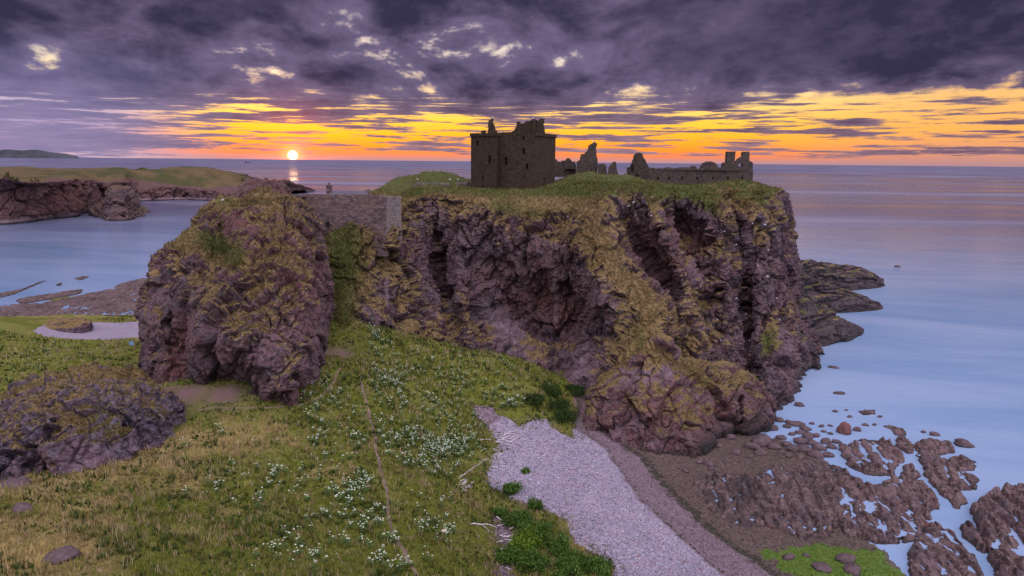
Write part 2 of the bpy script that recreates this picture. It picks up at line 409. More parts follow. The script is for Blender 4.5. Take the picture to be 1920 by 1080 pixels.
# ---------------------------------------------------------------- low ground: one height function
GC = [(0,1080,'Y',50),(300,1080,'Y',52),(500,1080,'Y',56),(700,1080,'Y',62),(850,1080,'Y',70),(950,1080,'Y',76),
 (0,900,'Y',74),(100,950,'Y',66),(300,950,'Y',69),(500,950,'Y',72),(650,950,'Y',75.5),(780,950,'Y',82),(870,920,'Z',5.2),(890,880,'Z',5.4),(920,830,'Z',6.0),
 (300,850,'Y',83),(450,850,'Y',84),(600,850,'Y',87),(750,850,'Y',94),(850,800,'Y',110),
 (400,770,'Y',96),(560,770,'Y',99),(700,760,'Y',106),(850,720,'Y',122),(950,700,'Y',131),(1040,740,'Y',132),(1040,790,'Z',6.2),(960,800,'Z',6.4),(900,785,'Z',7.6),
 (640,670,'Y',124),(700,620,'Y',135),(780,640,'Y',140),(880,665,'Y',141),(620,600,'Y',136),
 (300,735,'Y',103),(480,752,'Y',98.5),(590,672,'Y',116),
 (20,720,'Y',118),(100,690,'Y',128),(200,672,'Y',138),(247,655,'Y',146),(100,650,'Y',156),(0,625,'Y',170),(40,606,'Z',5.5),(90,632,'Z',3.2),(160,642,'Z',3.6),(250,622,'Z',2.4),(180,604,'Z',1.6),
 (0,590,'Z',.5),(150,572,'Z',.5),(260,545,'Z',.4),
 (1150,950,'Z',3.6),(1000,950,'Z',4.1),(1060,850,'Z',4.5),(1250,1080,'Z',3.3),(1150,1080,'Z',4.1),(1050,1080,'Z',4.4),(1130,850,'Z',3.8),
 (1200,875,'Z',1.9),(1350,950,'Z',1.0),(1450,1050,'Z',.8),(1500,850,'Z',.15),(1440,800,'Z',-.3),(1600,950,'Z',-.15),(1700,850,'Z',-.9),(1620,1060,'Z',.25),(1800,950,'Z',-1.2),(1920,1080,'Z',-1.2),(1900,800,'Z',-3)]
gp = np.array([atY(a, b, v) if k == 'Y' else atZ(a, b, v) for a, b, k, v in GC] +
              [(-40, 25, 24), (0, 20, 20), (30, 40, 9), (60, 50, 0), (105, 60, -3), (110, 200, -7), (-130, 60, 20), (-150, 235, -.2), (-70, 190, 3), (0, 190, 6), (50, 180, -2), (-50, 140, 13), (-95, 90, 15), (-110, 120, 14.5)])
def _tps(r2): return np.where(r2 > 1e-9, r2 * np.log(r2 + 1e-12), 0) * .5
_s = 50.0
_xy = gp[:, :2] / _s; _n = len(gp)
_K = _tps(((_xy[:, None] - _xy[None]) ** 2).sum(-1)) + np.eye(_n) * 2e-3
_A = np.zeros((_n + 3, _n + 3)); _A[:_n, :_n] = _K; _A[:_n, _n] = 1; _A[:_n, _n + 1:] = _xy; _A[_n:, :_n] = _A[:_n, _n:].T
_w = np.linalg.solve(_A, np.concatenate([gp[:, 2], [0, 0, 0]]))
def G(xy):
    q = np.asarray(xy, float) / _s; out = np.empty(len(q))
    for k in range(0, len(q), 40000):
        s = q[k:k + 40000]
        out[k:k + 40000] = _tps(((s[:, None] - _xy[None]) ** 2).sum(-1)) @ _w[:_n] + _w[_n] + s @ _w[_n + 1:]
    return out
def flat(pts, Z): return np.array([atZ(a, b, Z)[:2] for a, b in pts])
BEACH = np.vstack([np.array([atZ(a, b, float(np.interp(b, [770, 800, 850, 900, 960], [8.0, 6.4, 5.2, 4.8, 4.2])))[:2] for a, b in [(1165,1090),(1135,1040),(1090,1012),(1066,968),(1030,952),(985,944),(955,925),(925,908),(912,890),(918,866),(938,838),(922,812),(893,790),(888,778),(925,770),(955,788),(975,800),(1000,782),(1022,778),(1048,803),(1080,812)]]),
                   [(14, 150), (70, 165), (130, 165), (130, 40), (60, 40), (22, 62)]])
PATCH = np.array([atZ(a, b, 5.6)[:2] for a, b in [(928,955),(950,962),(958,985),(950,1010),(958,1040),(950,1075),(936,1075),(930,1040),(936,1005),(926,980)]])
LBEACH = flat([(62, 632), (95, 610), (150, 598), (215, 598), (265, 592), (300, 610), (300, 636), (220, 640), (150, 640), (95, 641)], 2.6)
PALE = flat([(1060, 1100), (1060,1012),(1005,952),(938,930),(880,915),(880,866),(900,838),(945,815),(1000,800),(1060,812),(1135,842),(1172,890),(1200,930),(1282,1000),(1355,1060),(1400,1100)], 3.7)
DARKSH = flat([(1060, 800),(1135,842),(1172,890),(1200,930),(1282,1000),(1355,1060),(1400,1100),(1490,1100),(1400,1040),(1310,985),(1240,915),(1195,860),(1160,845)], 2.4)
ALGAE = flat([(1430,1040),(1490,1025),(1540,1020),(1600,1025),(1655,1030),(1690,1070),(1690,1100),(1500,1100),(1460,1070)], .5)
_nz = lambda xy, s, o=4: fbm(np.concatenate([xy * s, np.zeros((len(xy), 1)) + 3.3], 1), o)
def sheet(x0, x1, y0, y1, st):
    nu = int((x1 - x0) / st) + 1; nv = int((y1 - y0) / st) + 1
    a, b = np.meshgrid(np.linspace(x0, x1, nu), np.linspace(y0, y1, nv)); return np.stack([a.ravel(), b.ravel()], 1), nu, nv
def trimmed(v, f, keep):
    k = keep[f].any(1); f = f[k]; u = np.unique(f); m = np.full(len(v), -1); m[u] = np.arange(len(u)); return u, m[f]

def build_ground():
    xy, nu, nv = sheet(-175, 36, 26, 262, .48)
    z = G(xy); sb = np.maximum(np.maximum(sd_poly(xy, BEACH), sd_poly(xy, PATCH)), sd_poly(xy, LBEACH)) + _nz(xy, .45) * 1.5
    z += _nz(xy, .08) * .9 * sstep(2, -6, sb) + _nz(xy, .5, 4) * .30 * sstep(1, -3, sb)
    z -= np.clip(sb, -1.5, 1.6) * .35 * np.where(sb > 0, 1, .15)
    z -= 2.0 * sstep(-1, 2.5, sd_poly(xy, flat([(-60,580),(60,568),(120,560),(190,545),(230,530),(280,520),(300,540),(300,590),(200,588),(100,590),(-60,602)], .5)))
    v = np.column_stack([xy, z]); f = grid_faces(nv, nu)
    # how green the sward is
    gr = .70 + _nz(xy, .05, 3) * .5 + _nz(xy + 31, .3, 4) * .5
    px_tan = np.array([atY(60, 1000, 60)[:2], atY(250, 830, 84)[:2], atY(450, 800, 92)[:2], atY(100, 900, 74)[:2], atY(20,1060,52)[:2]])
    for c in px_tan: gr -= .5 * np.exp(-((xy - c) ** 2).sum(1) / 60)
    for a, b, Y in ((640, 600, 135), (720, 700, 118), (900, 720, 128), (1020, 720, 137), (850, 830, 105), (800, 1000, 80)):
        gr += .25 * np.exp(-((xy - np.array(atY(a, b, Y)[:2])) ** 2).sum(1) / 160)
    gr += 1.2 * sstep(-48, -70, xy[:, 0]) * sstep(95, 110, xy[:, 1]) * sstep(205, 180, xy[:, 1])
    dirt = np.zeros(len(xy))
    for a, b, Y, s in ((345, 768, 100, 16), (420, 755, 100, 12), (300, 745, 102, 10), (640, 664, 124, 6), (600, 650, 122, 10)):
        dirt = np.maximum(dirt, np.exp(-((xy - np.array(atY(a, b, Y)[:2])) ** 2).sum(1) / s))
    u, ff = trimmed(v, f, (v[:, 2] > -2.5) & (sb < 3.5))
    link('ground', mesh('ground', v[u], ff, True, {'green': np.clip(gr, 0, 2)[u], 'dirt': dirt[u]}), TURF)['kind'] = 'structure'
    bvh(v[u], ff, 'ground'); return v, gr, sb, dirt
GV, GGREEN, GSB, GDIRT = build_ground()

def beach_sheet(name, poly, box, st, full=True):
    xy, nu, nv = sheet(*box, st); sb = sd_poly(xy, poly)
    if full: sb = np.maximum(sb, sd_poly(xy, PATCH))
    z = G(xy) + _nz(xy, .3) * .12 + _nz(xy, 1.3, 3) * .05
    sp = sd_poly(xy, PALE); sdk = sd_poly(xy, DARKSH)
    if full: z += .35 * np.exp(-((sp - 1.2) / 1.6) ** 2) * sstep(-8, 8, xy[:, 0]) - .15 * np.exp(-((sp + 1.) / 1.2) ** 2)
    z += np.clip(sb, -2.0, 0) * .5
    v = np.column_stack([xy, z]); f = grid_faces(nv, nu); u, ff = trimmed(v, f, (sb > -2.5) & (z > -3.5))
    n = _nz(xy, .8) * 1.2
    at = {'pale': sstep(-.5, .6, sp + n * .6) if full else np.full(len(xy), .85), 'mud': sstep(1.0, -3, sdk + n) * sstep(10, 16, xy[:, 0]) if full else np.zeros(len(xy)),
          'weed': (.6 * np.exp(-((sdk + 1.6 + n) / 1.6) ** 2) * sstep(-1, -4, sp) + .55 * np.exp(-((sp + .5 + n * .3) / .4) ** 2) * sstep(12, 18, xy[:, 0])) if full else np.zeros(len(xy)), 'algae': sstep(-1.2, 1.4, sd_poly(xy, ALGAE) + n * 1.6) if full else np.zeros(len(xy))}
    link(name, mesh(name, v[u], ff, True, {k: a[u] for k, a in at.items()}), SHINGLE)['kind'] = 'structure'
    bvh(v[u], ff, name); return v, at, sb
BV, BAT, BSB = beach_sheet('beach', BEACH, (-14, 128, 42, 168), .4)
LV, LAT, LSB = beach_sheet('beach', LBEACH, (-160, -95, 170, 235), .6, False)

# the sea
n = 96; ang = np.linspace(0, 2 * math.pi, n, endpoint=False)
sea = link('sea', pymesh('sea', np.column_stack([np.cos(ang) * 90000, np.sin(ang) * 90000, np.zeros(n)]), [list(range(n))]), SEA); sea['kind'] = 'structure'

# ---------------------------------------------------------------- rock masses
def rockify(P, N, amp=1.0, s=1.0, seed=0.0, vert=.5, Pn=None):
    p = (P if Pn is None else Pn).reshape(-1, 3) + seed; n = N.reshape(-1, 3)
    d = 1.2 * fbm(p * .07 / s, 3)
    q = p * np.array([1, 1, vert]); wob = fbm(p * .22 / s, 3)[:, None]
    rough = .30 + .70 * sstep(-.22, .28, fbm(p * .055 / s + 3.3, 3))              # some faces are smooth, others shattered
    f1, f2, ic, fa = worley(q / (9.0 * s) + wob * .45, True); d += 2.3 * fa + .9 * ic - 1.0 * (1 - sstep(0, .10, f2 - f1))
    f1, f2, ic, fa = worley(q / (4.0 * s) + wob * .5, True); d += 1.15 * fa + .6 * ic - .6 * (1 - sstep(0, .10, f2 - f1))
    f1, f2, ic, fa = worley(q / (1.7 * s) + fbm(p * .7 / s, 3)[:, None] * .4, True); d += rough * (.62 * fa + .30 * ic)
    f1, f2, ic, fa = worley(p / (.75 * s) + fbm(p * 1.1 / s, 2)[:, None] * .4, True); d += rough * (.20 * fa + .12 * ic)
    d += .30 * rough * fbm(p * .8 / s, 5, .65)
    t = (p @ np.array([-.42, .18, .89])) + 1.3 * fbm(p * .11 / s, 3) * s
    for th, a in ((3.9 * s, .60), (1.4 * s, .20)):
        fr = t / th; fr = fr - np.floor(fr); d += a * (np.where(fr < .85, fr / .85, (1 - fr) / .15) - .5) * sstep(-.1, .3, fbm(p * .06 / s + th, 2))
    d = d - d.mean()
    return (P.reshape(-1, 3) + n * (d * amp)[:, None]).reshape(P.shape), d.reshape(P.shape[:2])
def masks(P, N, cyc=False):
    N2 = grid_normals(P, cyc); return N2
def put_rock(name, P, mat, at, cyc=False, flip=False, cap=False):
    nv, nu = P.shape[:2]; f = grid_faces(nv, nu, cyc)
    if flip: f = f[:, ::-1]
    v = P.reshape(-1, 3)
    for k in ('veg', 'green', 'red', 'pale', 'wet'):
        at.setdefault(k, np.zeros(nv * nu)); at[k] = np.clip(np.asarray(at[k]).reshape(-1), -1, 2)
    o = link(name, mesh(name, v, f, False, at), mat); bvh(v, f, name); return o
def pxy(P):
    """photo pixel of world points, used only to look up where a feature of the real cliff lies"""
    q = P.reshape(-1, 3) - np.array([0, 0, CAM_H]); cp, sp = math.cos(PITCH), math.sin(PITCH)
    d = q[:, 1] * cp - q[:, 2] * sp; a = q[:, 0] / d; b = (q[:, 1] * sp + q[:, 2] * cp) / d
    c, s = math.cos(ROLL), math.sin(ROLL); a, b = a * c + b * s, -a * s + b * c
    return np.stack([960 + a * F_PX, 540 - b * F_PX], 1)
def blob(pp, pts, r):
    m = np.zeros(len(pp))
    for a, b in zip(pts[:-1], pts[1:]):
        a = np.array(a, float); e = np.array(b, float) - a; w = pp - a; t = np.clip((w @ e) / (e @ e + 1e-9), 0, 1)
        m = np.maximum(m, np.exp(-((w - t[:, None] * e) ** 2).sum(1) / (r * r)))
    return m

HC = [ # rim, upper, brow, mid, low, base: photo x, photo y, metres ahead
 [(470,418,168),(470,428,162),(475,440,156),(480,500,150),(485,570,144),(490,660,134)],
 [(530,416,167),(530,426,161),(535,440,153),(540,500,147),(545,570,141),(550,660,131)],
 [(600,412,166),(600,424,160),(602,440,151),(610,492,146),(618,562,140),(625,650,130)],
 [(650,408,165),(650,418,159),(648,432,151),(645,485,146),(642,555,140),(640,640,131)],
 [(698,364,170),(692,388,161),(688,420,151.5),(680,470,148),(672,530,143),(665,620,135)],
 [(748,370,163),(746,395,157),(735,430,153),(725,490,150),(718,545,147),(712,598,142)],
 [(775,360,168),(780,385,163),(785,440,159),(785,510,156),(780,570,151),(772,630,144)],
 [(815,359,170),(815,400,168),(818,450,167),(830,520,164),(842,590,157),(848,642,147)],
 [(858,360,171),(860,400,166),(862,460,161),(868,540,157),(876,600,152),(880,658,146)],
 [(905,363,171),(908,405,165),(910,455,162),(912,530,161),(905,590,161),(908,640,151)],
 [(950,364,172),(955,405,164),(958,460,160),(962,530,163),(950,595,163),(958,652,150)],
 [(1000,362,171),(1005,412,162),(1008,470,158),(1012,550,162.5),(1005,620,161),(1015,682,148)],
 [(1045,357,169),(1050,412,160),(1056,465,156),(1058,550,159.5),(1052,630,159),(1052,712,145)],
 [(1072,352,168),(1078,412,158),(1084,475,153),(1085,555,159),(1080,640,156),(1078,742,140)],
 [(1092,350,168),(1098,410,158),(1108,480,152),(1112,560,147),(1110,630,149),(1096,705,141)],
 [(1110,350,168),(1115,410,159),(1135,480,151),(1155,560,144),(1160,628,140),(1132,722,133)],
 [(1125,351,169),(1135,415,160),(1168,500,151),(1208,570,142),(1205,640,136),(1172,725,129)],
 [(1142,353,170),(1160,425,163),(1203,500,155),(1252,575,146),(1258,625,141),(1238,702,131)],
 [(1165,353,172),(1172,415,169),(1200,475,170),(1248,550,166),(1266,610,162),(1276,690,146)],
 [(1190,350,173),(1205,392,169),(1238,460,165),(1262,530,162),(1276,600,158),(1300,712,146)],
 [(1212,351,174),(1228,395,167),(1256,450,162),(1280,520,159),(1292,590,157),(1320,718,147)],
 [(1240,352,177),(1255,385,175),(1275,430,179),(1302,490,171),(1312,580,163),(1338,718,150)],
 [(1295,350,179),(1302,385,174),(1318,432,176),(1328,490,169),(1338,580,164),(1356,722,152)],
 [(1342,347,181),(1346,390,173),(1356,440,170),(1362,500,167),(1367,600,163),(1376,732,153)],
 [(1370,345,183),(1375,392,178),(1387,450,178),(1394,530,176),(1399,620,171),(1404,748,160)],
 [(1396,343,185),(1406,390,177),(1416,450,173),(1422,530,170),(1428,620,165),(1436,778,0)],
 [(1424,345,188),(1440,388,181),(1452,450,176),(1458,530,173),(1464,620,168),(1482,748,0)],
 [(1444,351,192),(1464,395,187),(1475,460,182),(1478,540,179),(1492,620,175),(1518,705,0)],
 [(1456,360,199),(1479,405,197),(1487,465,194),(1489,540,192),(1502,600,187),(1526,655,0)],
 [(1452,362,212),(1476,405,212),(1486,465,211),(1488,535,210),(1494,580,206),(1512,618,0)],
 [(1430,356,240),(1455,405,240),(1465,450,240),(1470,500,240),(1475,530,235),(1490,560,0)]]
def headland():
    cols = []
    for c in HC:
        q = [np.array(atY(*p)) if p[2] else np.array(atZ(p[0], p[1], -.6)) for p in c]
        rim = q[0]; x = rim[0]
        far = [np.array([x * 1.25, 300., -4]), np.array([x * 1.2, 288., 40.]), np.array([x * 1.1, 240., 46.5]), np.array([x * 1.03, rim[1] + 11, rim[2] + .9])]
        if c[0][0] < 690: far = [np.array([x - 2, rim[1] + 45, -5.]), np.array([x - 1, rim[1] + 30, 12.]), np.array([x, rim[1] + 16, 28.]), np.array([x, rim[1] + 5, rim[2] - 1.5])]
        elif c[0][0] < 700: far = [np.array([x * 1.3, 262., -5]), np.array([x * 1.2, 250., 30.]), np.array([x * 1.12, 222., 43.5]), np.array([x * 1.03, rim[1] + 11, rim[2] + .3])]
        elif x > 45: k = min(1, (x - 45) / 30); far = [np.array([x * (1.2 - .35 * k), 300., -4]), np.array([x * (1.15 - .40 * k), 280., 38.]), np.array([x * (1.1 - .22 * k), 240., 44.5]), np.array([x * (1.03 - .06 * k), rim[1] + 11, rim[2] - .3])]
        cols.append(far + q + [q[-1] + np.array([0, -1.0, -7.])])
    C = np.array(cols).transpose(1, 0, 2)
    P = net(C, 640, 330, vw=[.5, .3, .9, .9, 2.0, 2.2, 2.6, 2.4, 2.6, .7])
    N = grid_normals(P)
    if N[165, 320, 1] > 0: N = -N
    up0 = N[..., 2]
    top = sstep(.55, .9, up0) * sstep(40, 43, P[..., 2])
    pp0 = pxy(P); soft = blob(pp0, [(1110, 440), (1170, 520), (1220, 590), (1190, 660)], 34).reshape(up0.shape)
    gul = (blob(pp0, [(640, 440), (640, 520), (640, 600), (640, 660)], 38) * (pp0[:, 0] < 720)).reshape(up0.shape)
    Q, d = rockify(P, N, 1.0)
    k = np.clip(1 - .88 * top - .65 * soft - .75 * gul, .08, 1)[..., None]
    Q = P + (Q - P) * k
    dent = np.zeros(up0.size)
    for pts, r_, a_ in (([(752, 395), (754, 415)], 8, 4.5), ([(818, 440), (830, 520), (842, 600)], 8, 2.4), ([(886, 535), (890, 590)], 7, 2.4), ([(1170, 415), (1200, 470), (1245, 535)], 17, 2.2), ([(1265, 410), (1285, 440)], 22, 2.5), ([(1398, 540), (1402, 700)], 8, 2.5), ([(860, 505), (905, 488), (960, 500)], 8, 1.2), ([(1340, 400), (1365, 470)], 9, 1.5), ([(930, 600), (1010, 660)], 14, -.6), ([(725, 585), (760, 600)], 8, 1.5)):
        dent += a_ * blob(pp0, pts, r_)
    Q -= N * dent.reshape(up0.shape)[..., None]
    # swells of turf on the plateau
    x, y = Q[..., 0], Q[..., 1]
    for hx, hy, h, sx, sy in ((-30, 203, 2.3, 11, 13), (-20, 204, 2.0, 9, 12), (20, 190, 2.6, 8, 7), (31, 192, 1.6, 6, 6), (52, 206, -1.0, 12, 12), (66, 206, -.6, 10, 10), (12, 176, .8, 4, 4)):
        Q[..., 2] += h * np.exp(-((x - hx) / sx) ** 2 - ((y - hy) / sy) ** 2) * sstep(40, 44, P[..., 2])
    N2 = grid_normals(Q)
    if N2[165, 320, 1] > 0: N2 = -N2
    pp = pxy(Q); v = Q.reshape(-1, 3); up = N2[..., 2].ravel()
    nz = fbm(v * .35, 4); nz2 = fbm(v * .09 + 40, 3); hz = v[:, 2]
    veg = sstep(.45, 1.0, .55 * up + .55 * up0.ravel() + nz * .6) * sstep(6, 14, hz) * .85
    veg += .46 * sstep(33, 46, hz + nz * 12) * sstep(-.1, .45, up + nz * .5)
    veg += .62 * soft.ravel() + 1.0 * gul.ravel() + top.ravel()
    veg += .35 * blob(pp, [(700, 470), (720, 520)], 40) + .4 * blob(pp, [(1300, 560), (1300, 640)], 40) + .4 * blob(pp, [(1440, 640), (1435, 660)], 25)
    bare = blob(pp, [(880, 500), (960, 530), (1060, 580)], 62) + blob(pp, [(930, 590), (960, 610)], 32) + blob(pp, [(1210, 470), (1250, 530)], 30) + blob(pp, [(1280, 420), (1320, 430)], 30)
    veg += .42 * sstep(.02, .35, fbm(v * .11 + 21, 4)) * sstep(-.05, .5, up + nz * .4) * sstep(8, 16, hz)
    turf = blob(pp, [(1225, 360), (1330, 366), (1425, 372)], 20) + blob(pp, [(1040, 348), (1120, 345), (1200, 346)], 14) + blob(pp, [(1330, 390), (1345, 400)], 14) + .7 * blob(pp, [(930, 385), (1010, 400)], 16)
    veg += .5 * turf - .8 * bare
    green = .10 + .45 * turf + .7 * gul.ravel() + .35 * nz2 + .62 * sstep(44.6, 46.6, hz) * sstep(.4, .9, up) + .25 * blob(pp, [(1180, 560), (1200, 640)], 25) + .5 * blob(pp, [(1440, 640), (1435, 660)], 25)
    pale = blob(pp, [(722, 480), (727, 575)], 3) * .8 + blob(pp, [(768, 450), (772, 560)], 3) * .4 + blob(pp, [(1040, 500), (1042, 600)], 5) * .5 + blob(pp, [(925, 590), (950, 620), (985, 650)], 24) * .8 + blob(pp, [(1085, 680), (1090, 720)], 28) * .7 + .25 * sstep(.25, .6, nz2)
    red = .7 * blob(pp, [(960, 540), (1060, 570)], 40) + .6 * blob(pp, [(1210, 450), (1240, 520)], 35) + .7 * blob(pp, [(1275, 430), (1310, 470)], 35) + .3 * sstep(.1, .5, fbm(v * .12 + 9, 3))
    wet = sstep(3.2, .6, hz + nz * 1.5) * .7
    put_rock('headland', Q, ROCK, {'veg': veg, 'green': green, 'red': red * .8, 'pale': pale, 'wet': wet})['kind'] = 'structure'
    return v, up, veg, green, N2.reshape(-1, 3)
HL = headland()

def ring_rock(name, cols, mat, nu, nv, capz=.8, amp=1.0, s=1.0, seed=0.0, label=None, cat=None, kind=None, feat=None, down=7, vw=None, vegk=1.0, group=None, shrink=None):
    """a closed rock: columns run round it, rows from the crown to below the ground"""
    q = np.array([[atY(*p) if p[2] > 0 else (atY(p[0], p[1], atZ(c[-1][0], c[-1][1], .2)[1] - p[2]) if p[2] < 0 else atZ(p[0], p[1], .2)) for p in c] for c in cols])        # cols x rows
    cen = q[:, 0].mean(0)
    rows = [np.tile(cen + np.array([0, 0, capz]), (len(cols), 1)), q[:, 0] * .45 + cen * .55 + np.array([0, 0, capz * .8])]
    rows += [q[:, k] for k in range(q.shape[1])]
    mid = q[:, -1].mean(0)
    rows.append(q[:, -1] * .97 + mid * .03 - np.array([0, 0, down]))
    C = np.array(rows); P = net(C, nu, nv, True, vw); N = grid_normals(P, True)
    out = (P - P.mean((0, 1)))
    if (out * N).sum(-1).mean() < 0: N = -N
    Q, d = rockify(P, N, amp, s, seed)
    fade = sstep(0, .06, np.linspace(0, 1, nv))[:, None, None]; Q = P + (Q - P) * fade
    N2 = grid_normals(Q, True)
    if (out * N2).sum(-1).mean() < 0: N2 = -N2
    v = Q.reshape(-1, 3); up = N2[..., 2].ravel(); nz = fbm(v * .4 + seed, 4)
    at = {'veg': sstep(.45, 1.0, .6 * up + .5 * N[..., 2].ravel() + nz * .6) * .9 * vegk, 'green': .12 + .4 * fbm(v * .1, 3), 'red': .3 * sstep(.1, .5, fbm(v * .12 + 5, 3)), 'pale': .2 * sstep(.2, .6, nz), 'wet': sstep(2.2, .4, v[:, 2] + nz) * .8}
    if feat: feat(v, up, at, pxy(Q))
    o = put_rock(name, Q, mat, at, True)
    tag(o, label, cat, group, kind)
    return v, up, at['veg'], at['green'], N2.reshape(-1, 3), o

SC_ = [[(398,378,142),(372,434,138),(306,478,133),(275,540,128),(268,620,122),(272,692,116)],
 [(412,384,135),(395,440,129),(332,474,124),(300,540,118),(292,620,113),(300,708,109)],
 [(430,384,132),(428,452,128),(392,492,121),(346,550,116),(332,630,114),(336,722,108)],
 [(456,377,130),(452,450,122),(438,512,115),(402,570,108),(388,640,103),(372,735,110)],
 [(480,374,130),(490,440,120),(490,512,112),(462,582,105),(448,655,100),(432,742,108)],
 [(512,369,131),(530,440,120),(535,512,112),(522,592,104),(505,670,99),(490,748,100)],
 [(542,369,133),(566,440,125),(577,512,116),(570,592,108),(558,668,102),(545,728,99)],
 [(560,374,138),(590,440,132),(603,500,125),(604,570,118),(597,630,112),(578,682,106)],
 [(562,376,146),(592,440,143),(606,500,139),(608,570,132),(603,640,125),(594,670,117)],
 [(520,378,158),(540,440,158),(550,500,155),(555,570,150),(550,640,145),(540,670,135)],
 [(450,378,158),(430,440,160),(400,480,160),(380,550,155),(370,620,150),(370,690,140)]]
SC_ = [[(c[0][0], c[0][1] + (16 if i < 4 else 8), c[0][2])] + c[1:] for i, c in enumerate(SC_)]
def stack_feat(v, up, at, pp):
    at['veg'] += .9 * blob(pp, [(340, 450), (400, 460), (440, 480)], 22) + .6 * blob(pp, [(410, 380), (520, 372)], 10) + .35 * blob(pp, [(470, 510), (540, 560)], 30)
    at['veg'] += .25 * sstep(470, 380, pp[:, 1]) - .7 * blob(pp, [(345, 620), (335, 700)], 24) - .6 * blob(pp, [(380, 690), (470, 720)], 28)
    at['green'] += .5 * blob(pp, [(400, 455), (440, 480)], 25) + .3 * blob(pp, [(410, 378), (430, 380)], 14)
    at['red'] += .95 * blob(pp, [(342, 610), (330, 710)], 16) + .55 * blob(pp, [(440, 400), (560, 520)], 70)
STK = ring_rock('rock_stack', SC_, ROCK_S, 460, 300, -.3, .85, 1.0, 31., 'huge rounded rock stack with grassy ledges left of the stone curtain wall', 'rock stack', feat=stack_feat, vw=[.3, .4, 2, 2, 2, 2, 2, .8])

OC = [[(-60,790,86),(-70,830,81),(-70,880,77),(-70,920,74)], [(0,748,87),(0,790,81),(0,840,77),(0,892,74.5)],
 [(60,712,88),(62,760,81),(60,820,77),(60,890,75)], [(110,696,89),(115,745,82),(115,810,78),(115,882,76)],
 [(160,690,90),(170,740,83),(172,800,79.5),(175,862,77.5)], [(205,704,91),(220,745,85),(225,795,82),(222,838,80)],
 [(245,694,94),(262,735,89),(270,780,85),(262,815,83)], [(285,706,98),(305,740,93),(312,775,89),(300,797,87)],
 [(305,722,101),(326,748,98),(330,770,94),(328,782,92)], [(300,722,106),(315,735,106),(320,745,105),(320,750,104)],
 [(240,694,106),(242,700,110),(244,705,113),(244,710,116)], [(150,690,102),(150,700,108),(150,705,112),(150,710,116)],
 [(40,725,100),(40,730,106),(40,735,112),(40,740,115)], [(-60,790,98),(-60,790,104),(-60,790,110),(-60,790,114)]]
OC = [[(c[0][0], c[0][1] + 20, c[0][2])] + c[1:] for c in OC]
def oc_feat(v, up, at, pp):
    at['veg'] += .6 * blob(pp, [(0, 745), (60, 712), (150, 690), (210, 703), (245, 695), (290, 705)], 9) + .35 * blob(pp, [(110, 780), (150, 800)], 25) - .34
    at['green'] += .1
OUT = ring_rock('rock_outcrop', OC, ROCK_F, 420, 210, .1, .62, 1.0, 77., 'low craggy grey-purple rock outcrop at the left edge of the grass bank', 'rock outcrop', feat=oc_feat, down=6, vw=[.4, .4, 2, 2, 2, .8])

KC = [[(1110,735,138),(1085,770,133),(1068,800,129),(1062,822,126)], [(1125,718,133),(1095,765,128),(1085,800,125),(1082,832,122.5)],
 [(1150,705,130),(1130,760,124),(1120,800,121.5),(1118,842,120)], [(1185,692,128),(1175,760,122),(1168,805,120),(1165,850,118.5)],
 [(1215,675,128),(1215,750,122),(1215,805,120),(1212,853,118)], [(1242,660,130),(1255,735,124),(1258,800,121),(1260,853,118)],
 [(1268,680,131),(1290,745,126),(1300,800,122),(1305,848,119.5)], [(1300,705,133),(1322,755,130),(1335,795,127),(1340,820,124)],
 [(1335,716,135),(1360,745,132),(1372,780,130),(1380,802,128)], [(1380,712,137),(1405,735,134),(1415,765,132),(1425,790,131)],
 [(1405,725,140),(1438,745,139),(1445,770,138),(1448,785,136)], [(1390,715,150),(1420,735,150),(1430,750,150),(1440,765,148)],
 [(1280,690,150),(1280,700,152),(1280,710,154),(1280,720,154)], [(1150,720,150),(1140,730,150),(1130,740,150),(1120,760,148)]]
KC = [[(c[0][0], c[0][1] - 14, c[0][2])] + c[1:] for c in KC]
def kn_feat(v, up, at, pp):
    at['veg'] += .8 * blob(pp, [(1200, 650), (1250, 670), (1300, 700), (1330, 720)], 16) + .5 * blob(pp, [(1180, 760), (1240, 770), (1310, 770)], 24) - .5 * blob(pp, [(1150, 760), (1190, 790)], 16)
    at['veg'] = (at['veg'] - .16) * sstep(2.0, 6.5, v[:, 2])
    at['green'] += .12; at['pale'] += .6 * blob(pp, [(1200, 700), (1280, 690)], 22) + .35 * sstep(.15, .5, fbm(v * .3, 4))
    at['wet'] += .7 * blob(pp, [(1330, 830), (1420, 790)], 26) + .5 * blob(pp, [(1130, 842), (1240, 856), (1330, 838)], 9)
    at['red'] += .4
KNO = ring_rock('rock_knoll', KC, ROCK, 420, 190, .4, .62, 1.0, 51., 'rounded rock knoll with ochre lichen at the head of the pebble beach', 'rock knoll', feat=kn_feat, down=4, vw=[.4, .5, 2, 1.6, 1.6, .6])

